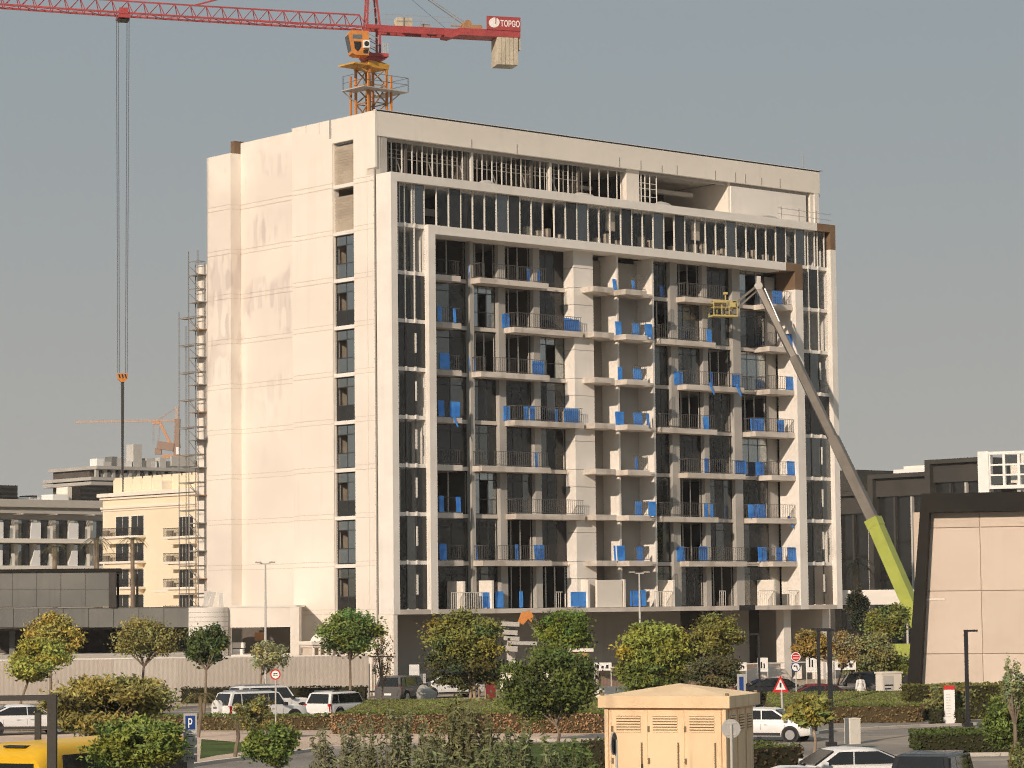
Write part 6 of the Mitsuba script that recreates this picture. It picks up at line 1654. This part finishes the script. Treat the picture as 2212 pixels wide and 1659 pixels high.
t = thing('poster_cabinet', 'beige cabinet with a pale poster right of the person in white', 'cabinet')
o = at(1922, 1500, 160); d = 160; S = d / F_PX
z0, z1 = float(at(1922, 1512, d)[2]), float(at(1922, 1455, d)[2]); M = frame((o[0], d, 0), math.radians(20))
boxp(t, 'body', (-.62, -.3, 0), (.62, .5, z1), 'mat_trim', M); boxp(t, 'roof', (-.68, -.36, z1), (.68, .56, z1 + .1), 'mat_trim', M)
boxp(t, 'poster', (-.55, -.315, .45), (.12, -.301, z1 - .12), 'mat_lamp_grey', M)
m = MB()
for i in range(4): m.box(-.48, -.48 + .14 * (1 + (i * 5) % 4), -.322, -.316, .6 + i * .2, .68 + i * .2)
part(t, 'print', m, 'mat_pane_mirror', M, kind='stuff')
t = thing('street_banner', 'narrow dark blue banner board among shrubs left of the sand heap', 'banner')
o = at(1602, 1476, 150); part(t, 'board', MB().box(o[0] - .24, o[0] + .22, 150, 150.08, .3, o[2] + .5), 'mat_sign_back'); part(t, 'face', MB().box(o[0] - .13, o[0] + .11, 149.985, 149.998, .9, o[2] + .35), 'mat_sign_blue')

# notices on the site fence: white boards with black marks
for (px, py, w, h, lab) in ((1302, 1440, 38, 17, 'white notice board with black arrow marks low on the site fence'), (1826, 1437, 46, 20, 'white notice with three dark squares right of the twin posts'), (1792, 1440, 16, 26, 'narrow white notice behind the twin black posts'),
                             (1604, 1440, 18, 18, 'small white notice with a ring mark left of the sand heap'), (1648, 1436, 22, 30, 'white site notice with two panels beside the sand heap'), (1752, 1430, 22, 44, 'pale tall notice with black stripes right of the stacked signs')):
    t = thing('notice_board', lab, 'notice board')
    d = 179.3 if px < 1500 else 172; o = at(px, py, d); S = d / F_PX
    part(t, 'board', MB().box(o[0] - w * S / 2, o[0] + w * S / 2, d, d + .04, o[2] - h * S / 2, o[2] + h * S / 2), 'mat_white_paint')
    part(t, 'leg', MB().box(o[0] - w * S / 2, o[0] - w * S / 2 + .06, d + .045, d + .1, 0, o[2]).box(o[0] + w * S / 2 - .06, o[0] + w * S / 2, d + .045, d + .1, 0, o[2]), 'mat_galv')
    m = MB(); n = 3 if w > 30 else 2
    for i in range(n):
        x = o[0] + (i - (n - 1) / 2) * w * S * .27; m.box(x - w * S * .08, x + w * S * .06, d - .012, d - .001, o[2] - h * S * .25, o[2] + h * S * (.2 - .1 * (i % 2)))
    part(t, 'print', m, 'mat_black_metal', kind='stuff')

# machine with an orange head, folded plates and a slanting tube, under the portal
EX = thing('lifting_machine', 'pale lifting machine with an orange head and a slanting grey tube under the slab edge', 'machine')
q = lambda x, y, d=181: at(x, y, d)
part(EX, 'head', MB().prism([tuple((q(a, b) - q(1130, 1340))[[0, 2]]) for a, b in ((1117, 1347), (1126, 1323), (1145, 1319), (1152, 1329), (1148, 1345), (1141, 1337), (1131, 1349))], (0, 1.3, 0), q(1130, 1340)), 'mat_orange')
part(EX, 'tube', MB().tube(q(1148, 1330, 181.5), q(1185, 1382, 183), .12, .16).tube(q(1140, 1340, 181.5), q(1172, 1385, 183), .09), 'mat_galv')
for (x0, x1, y, hh) in ((1082, 1122, 1347, .28), (1086, 1118, 1365, .3), (1088, 1122, 1378, .26), (1096, 1160, 1388, .22), (1090, 1118, 1400, .35)):
    part(EX, 'plate', MB().bar(q(x0, y), q(x1, y + 2), 1.2, hh), 'mat_plaster')
part(EX, 'mast', MB().bar(q(1104, 1350, 181.8), q(1104, 1500, 181.8), .55), 'mat_galv'); part(EX, 'carrier', MB().box(q(1080, 1460)[0], q(1200, 1460)[0], 180, 183, .5, 1.7), 'mat_trim')
EX2 = thing('site_cabin', 'small dark site cabin with a pale roof behind the bright green tree', 'cabin')
a = q(1232, 1430, 180); b = q(1272, 1430, 180)
boxp(EX2, 'body', (a[0], 180, 0), (b[0], 182, float(q(1250, 1408, 180)[2])), 'mat_rust'); boxp(EX2, 'roof', (a[0] - .2, 179.8, float(q(1250, 1408, 180)[2])), (b[0] + .3, 182.2, float(q(1250, 1402, 180)[2])), 'mat_trim'); boxp(EX2, 'window', (a[0] + .3, 179.96, 1.2), (a[0] + .8, 179.99, 2.1), 'mat_pane_dark')
TR = thing('red_barrier', 'red plastic barrier between the pale trunks of the broad olive tree', 'barrier')
a = q(1060, 1480, 168); part(TR, 'panel', MB().box(a[0] - .35, a[0] + .3, 168, 168.2, .1, 1.5), 'mat_car_red'); part(TR, 'foot', MB().box(a[0] - .6, a[0] + .6, 167.8, 168.4, 0, .1), 'mat_dark')

# ---------------------------------------------------------------- person in white, seen from behind
import manifold3d as m3


def limbs(bones, edge=.05):
    """A body as one skin: the hull of two balls for every bone, joined and smoothed."""
    def ball(c, r): return m3.Manifold.sphere(r, 18).translate(list(map(float, c)))
    parts_ = [m3.Manifold.batch_hull([ball(p, a), ball(q_, b)]) for p, a, q_, b in bones]
    g = m3.Manifold.batch_boolean(parts_, m3.OpType.Add).refine_to_length(edge).to_mesh()
    tm = trimesh.Trimesh(g.vert_properties[:, :3], g.tri_verts, process=True)
    trimesh.smoothing.filter_taubin(tm, iterations=8)
    return np.asarray(tm.vertices), np.asarray(tm.faces)


mat('mat_skin', (0.30, 0.18, 0.12), 0.6); mat('mat_hair', (0.015, 0.012, 0.01), 0.7); mat('mat_shirt', (0.74, 0.73, 0.71), 0.85); mat('mat_trouser', (0.05, 0.05, 0.06), 0.85)
PE = thing('person', 'person in a loose white shirt standing behind the hedge, back turned, by the black car', 'person')
o = at(1859, 1480, 162.5); o[2] = 0
PM2 = frame(o, .3)
sk = [((0, 0, 1.52), .065, (0, 0, 1.60), .075), ((0, -.01, 1.62), .10, (0, .015, 1.67), .105)]
for s in (-1, 1):
    hx = s * .30
    sk += [((s * .27, .0, 1.0), .042, (hx, -.03, .86), .036), ((hx, -.03, .86), .042, (hx, -.04, .80), .040)]
    for j, (dx, dy, L_) in enumerate(((-.028, .0, .075), (-.009, -.012, .085), (.010, -.012, .08), (.028, -.004, .06))):
        sk += [((hx + dx, -.045 + dy, .79), .0105, (hx + dx, -.055 + dy, .79 - L_ * .55), .0095), ((hx + dx, -.055 + dy, .79 - L_ * .55), .0095, (hx + dx, -.045 + dy, .79 - L_), .008)]
    sk += [((hx - s * .035, -.05, .83), .012, (hx - s * .055, -.075, .775), .009)]
    sk += [((s * .10, .09, 1.62), .012, (s * .112, .02, 1.66), .02)]
sk += [((0, .105, 1.65), .016, (0, .125, 1.625), .016)]
v, f = limbs(sk, .03); part(PE, 'body', (v, f), 'mat_skin', PM2, smooth=True)
v, f = limbs([((0, -.02, 1.68), .112, (0, .0, 1.73), .10), ((0, -.05, 1.60), .085, (0, -.03, 1.70), .105)], .04); part(PE, 'hair', (v, f), 'mat_hair', PM2, smooth=True)
sh = [((0, 0, 1.42), .12, (0, 0, 1.0), .165), ((-.17, 0, 1.42), .075, (.17, 0, 1.42), .075), ((0, 0, 1.46), .09, (0, 0, 1.3), .16), ((-.12, 0, 1.0), .13, (.12, 0, .82), .15), ((.12, 0, 1.0), .13, (-.12, 0, .82), .15)]
for s in (-1, 1): sh += [((s * .19, 0, 1.41), .075, (s * .25, -.01, 1.18), .066), ((s * .25, -.01, 1.18), .066, (s * .275, .0, .98), .058)]
v, f = limbs(sh, .05); part(PE, 'shirt', (v, f), 'mat_shirt', PM2, smooth=True)
tr_ = []
for s in (-1, 1): tr_ += [((s * .09, 0, .86), .10, (s * .10, .01, .48), .075), ((s * .10, .01, .48), .075, (s * .10, -.01, .09), .055), ((s * .10, -.02, .05), .05, (s * .10, .14, .045), .042)]
v, f = limbs(tr_, .05); part(PE, 'trousers', (v, f), 'mat_trouser', PM2, smooth=True)

# ---------------------------------------------------------------- loose things at the foot of the tower
def heap(label, px, py, depth, rx, ry, rz, m, base='rubble_heap', cat='rubble', seed=1):
    g = trimesh.creation.icosphere(subdivisions=3); v = np.asarray(g.vertices) * (rx, ry, rz)
    v = v + (meshkit.fbm(v * 2.2 + seed, 3, seed)[:, None] - .5) * .7 * min(rx, rz)
    o = at(px, py, depth); o[2] = 0
    t = thing(base, label, cat); part(None, t, (v + o, np.asarray(g.faces)), m)


heap('grey rubble heap at the left foot of the tower', 872, 1490, 178, 1.2, 1.0, .8, 'mat_concrete', seed=3)
heap('low heap of pale broken blocks beside the tower corner', 910, 1488, 176, .9, .8, 1.0, 'mat_plaster', seed=5)
for i, (px, d, h, m, lab) in enumerate(((896, 178.5, 2.3, 'mat_white_paint', 'tall white sheet pack leaning by the grey rubble heap'), (912, 179, 1.7, 'mat_frame', 'shorter pale sheet pack by the grey rubble heap'), (926, 178, 1.2, 'mat_galv', 'low grey board pack left of the broad olive tree'))):
    t = thing('sheet_pack', lab, 'building material'); o = at(px, 1480, d); M = frame((o[0], o[1], 0), .3 + .4 * i)
    for j in range(4): boxp(t, 'sheet', (-.35 + .03 * j, j * .09, 0), (.3 + .04 * j, j * .09 + .06, h - .12 * j), m, M)
for i, (px, lab) in enumerate(((1310, 'pale concrete barrier under the kiosk side of the portal, leftmost of three'), (1350, 'pale concrete barrier at the middle of the row of three'), (1392, 'pale concrete barrier at the right of the row of three'))):
    t = thing('road_barrier', lab, 'barrier'); o = at(px, 1480, 176); M = frame((o[0], 176, 0), .15)
    part(None, t, MB().prism([(-.3, 0), (.3, 0), (.16, .35), (.1, .85), (-.1, .85), (-.16, .35)], (0, 1.4, 0), (0, -.7, 0)), 'mat_frame', M @ frame((0, 0, 0), math.pi / 2))
for i, (px, py, d, lab) in enumerate(((1668, 1492, 168, 'round dark manhole cover'),)): pass
# ---------------------------------------------------------------- haze
scene['haze_air'] = {'type': 'homogeneous', 'albedo': {'type': 'rgb', 'value': [0.95, 0.95, 0.95]}, 'sigma_t': {'type': 'rgb', 'value': [0.00011, 0.000112, 0.000115]}}
labels['haze'] = {'label': 'thin warm haze filling the air over the whole site', 'category': 'haze', 'kind': 'stuff'}
hm = np.eye(4); hm[:3, :3] = np.diag([2600, 2100, 36.0]); hm[:3, 3] = (0, 2020, 34.5)
scene['haze'] = {'type': 'cube', 'to_world': T(hm), 'bsdf': {'type': 'null'}, 'interior': {'type': 'ref', 'id': 'haze_air'}}
scene['camera']['medium'] = {'type': 'ref', 'id': 'haze_air'}
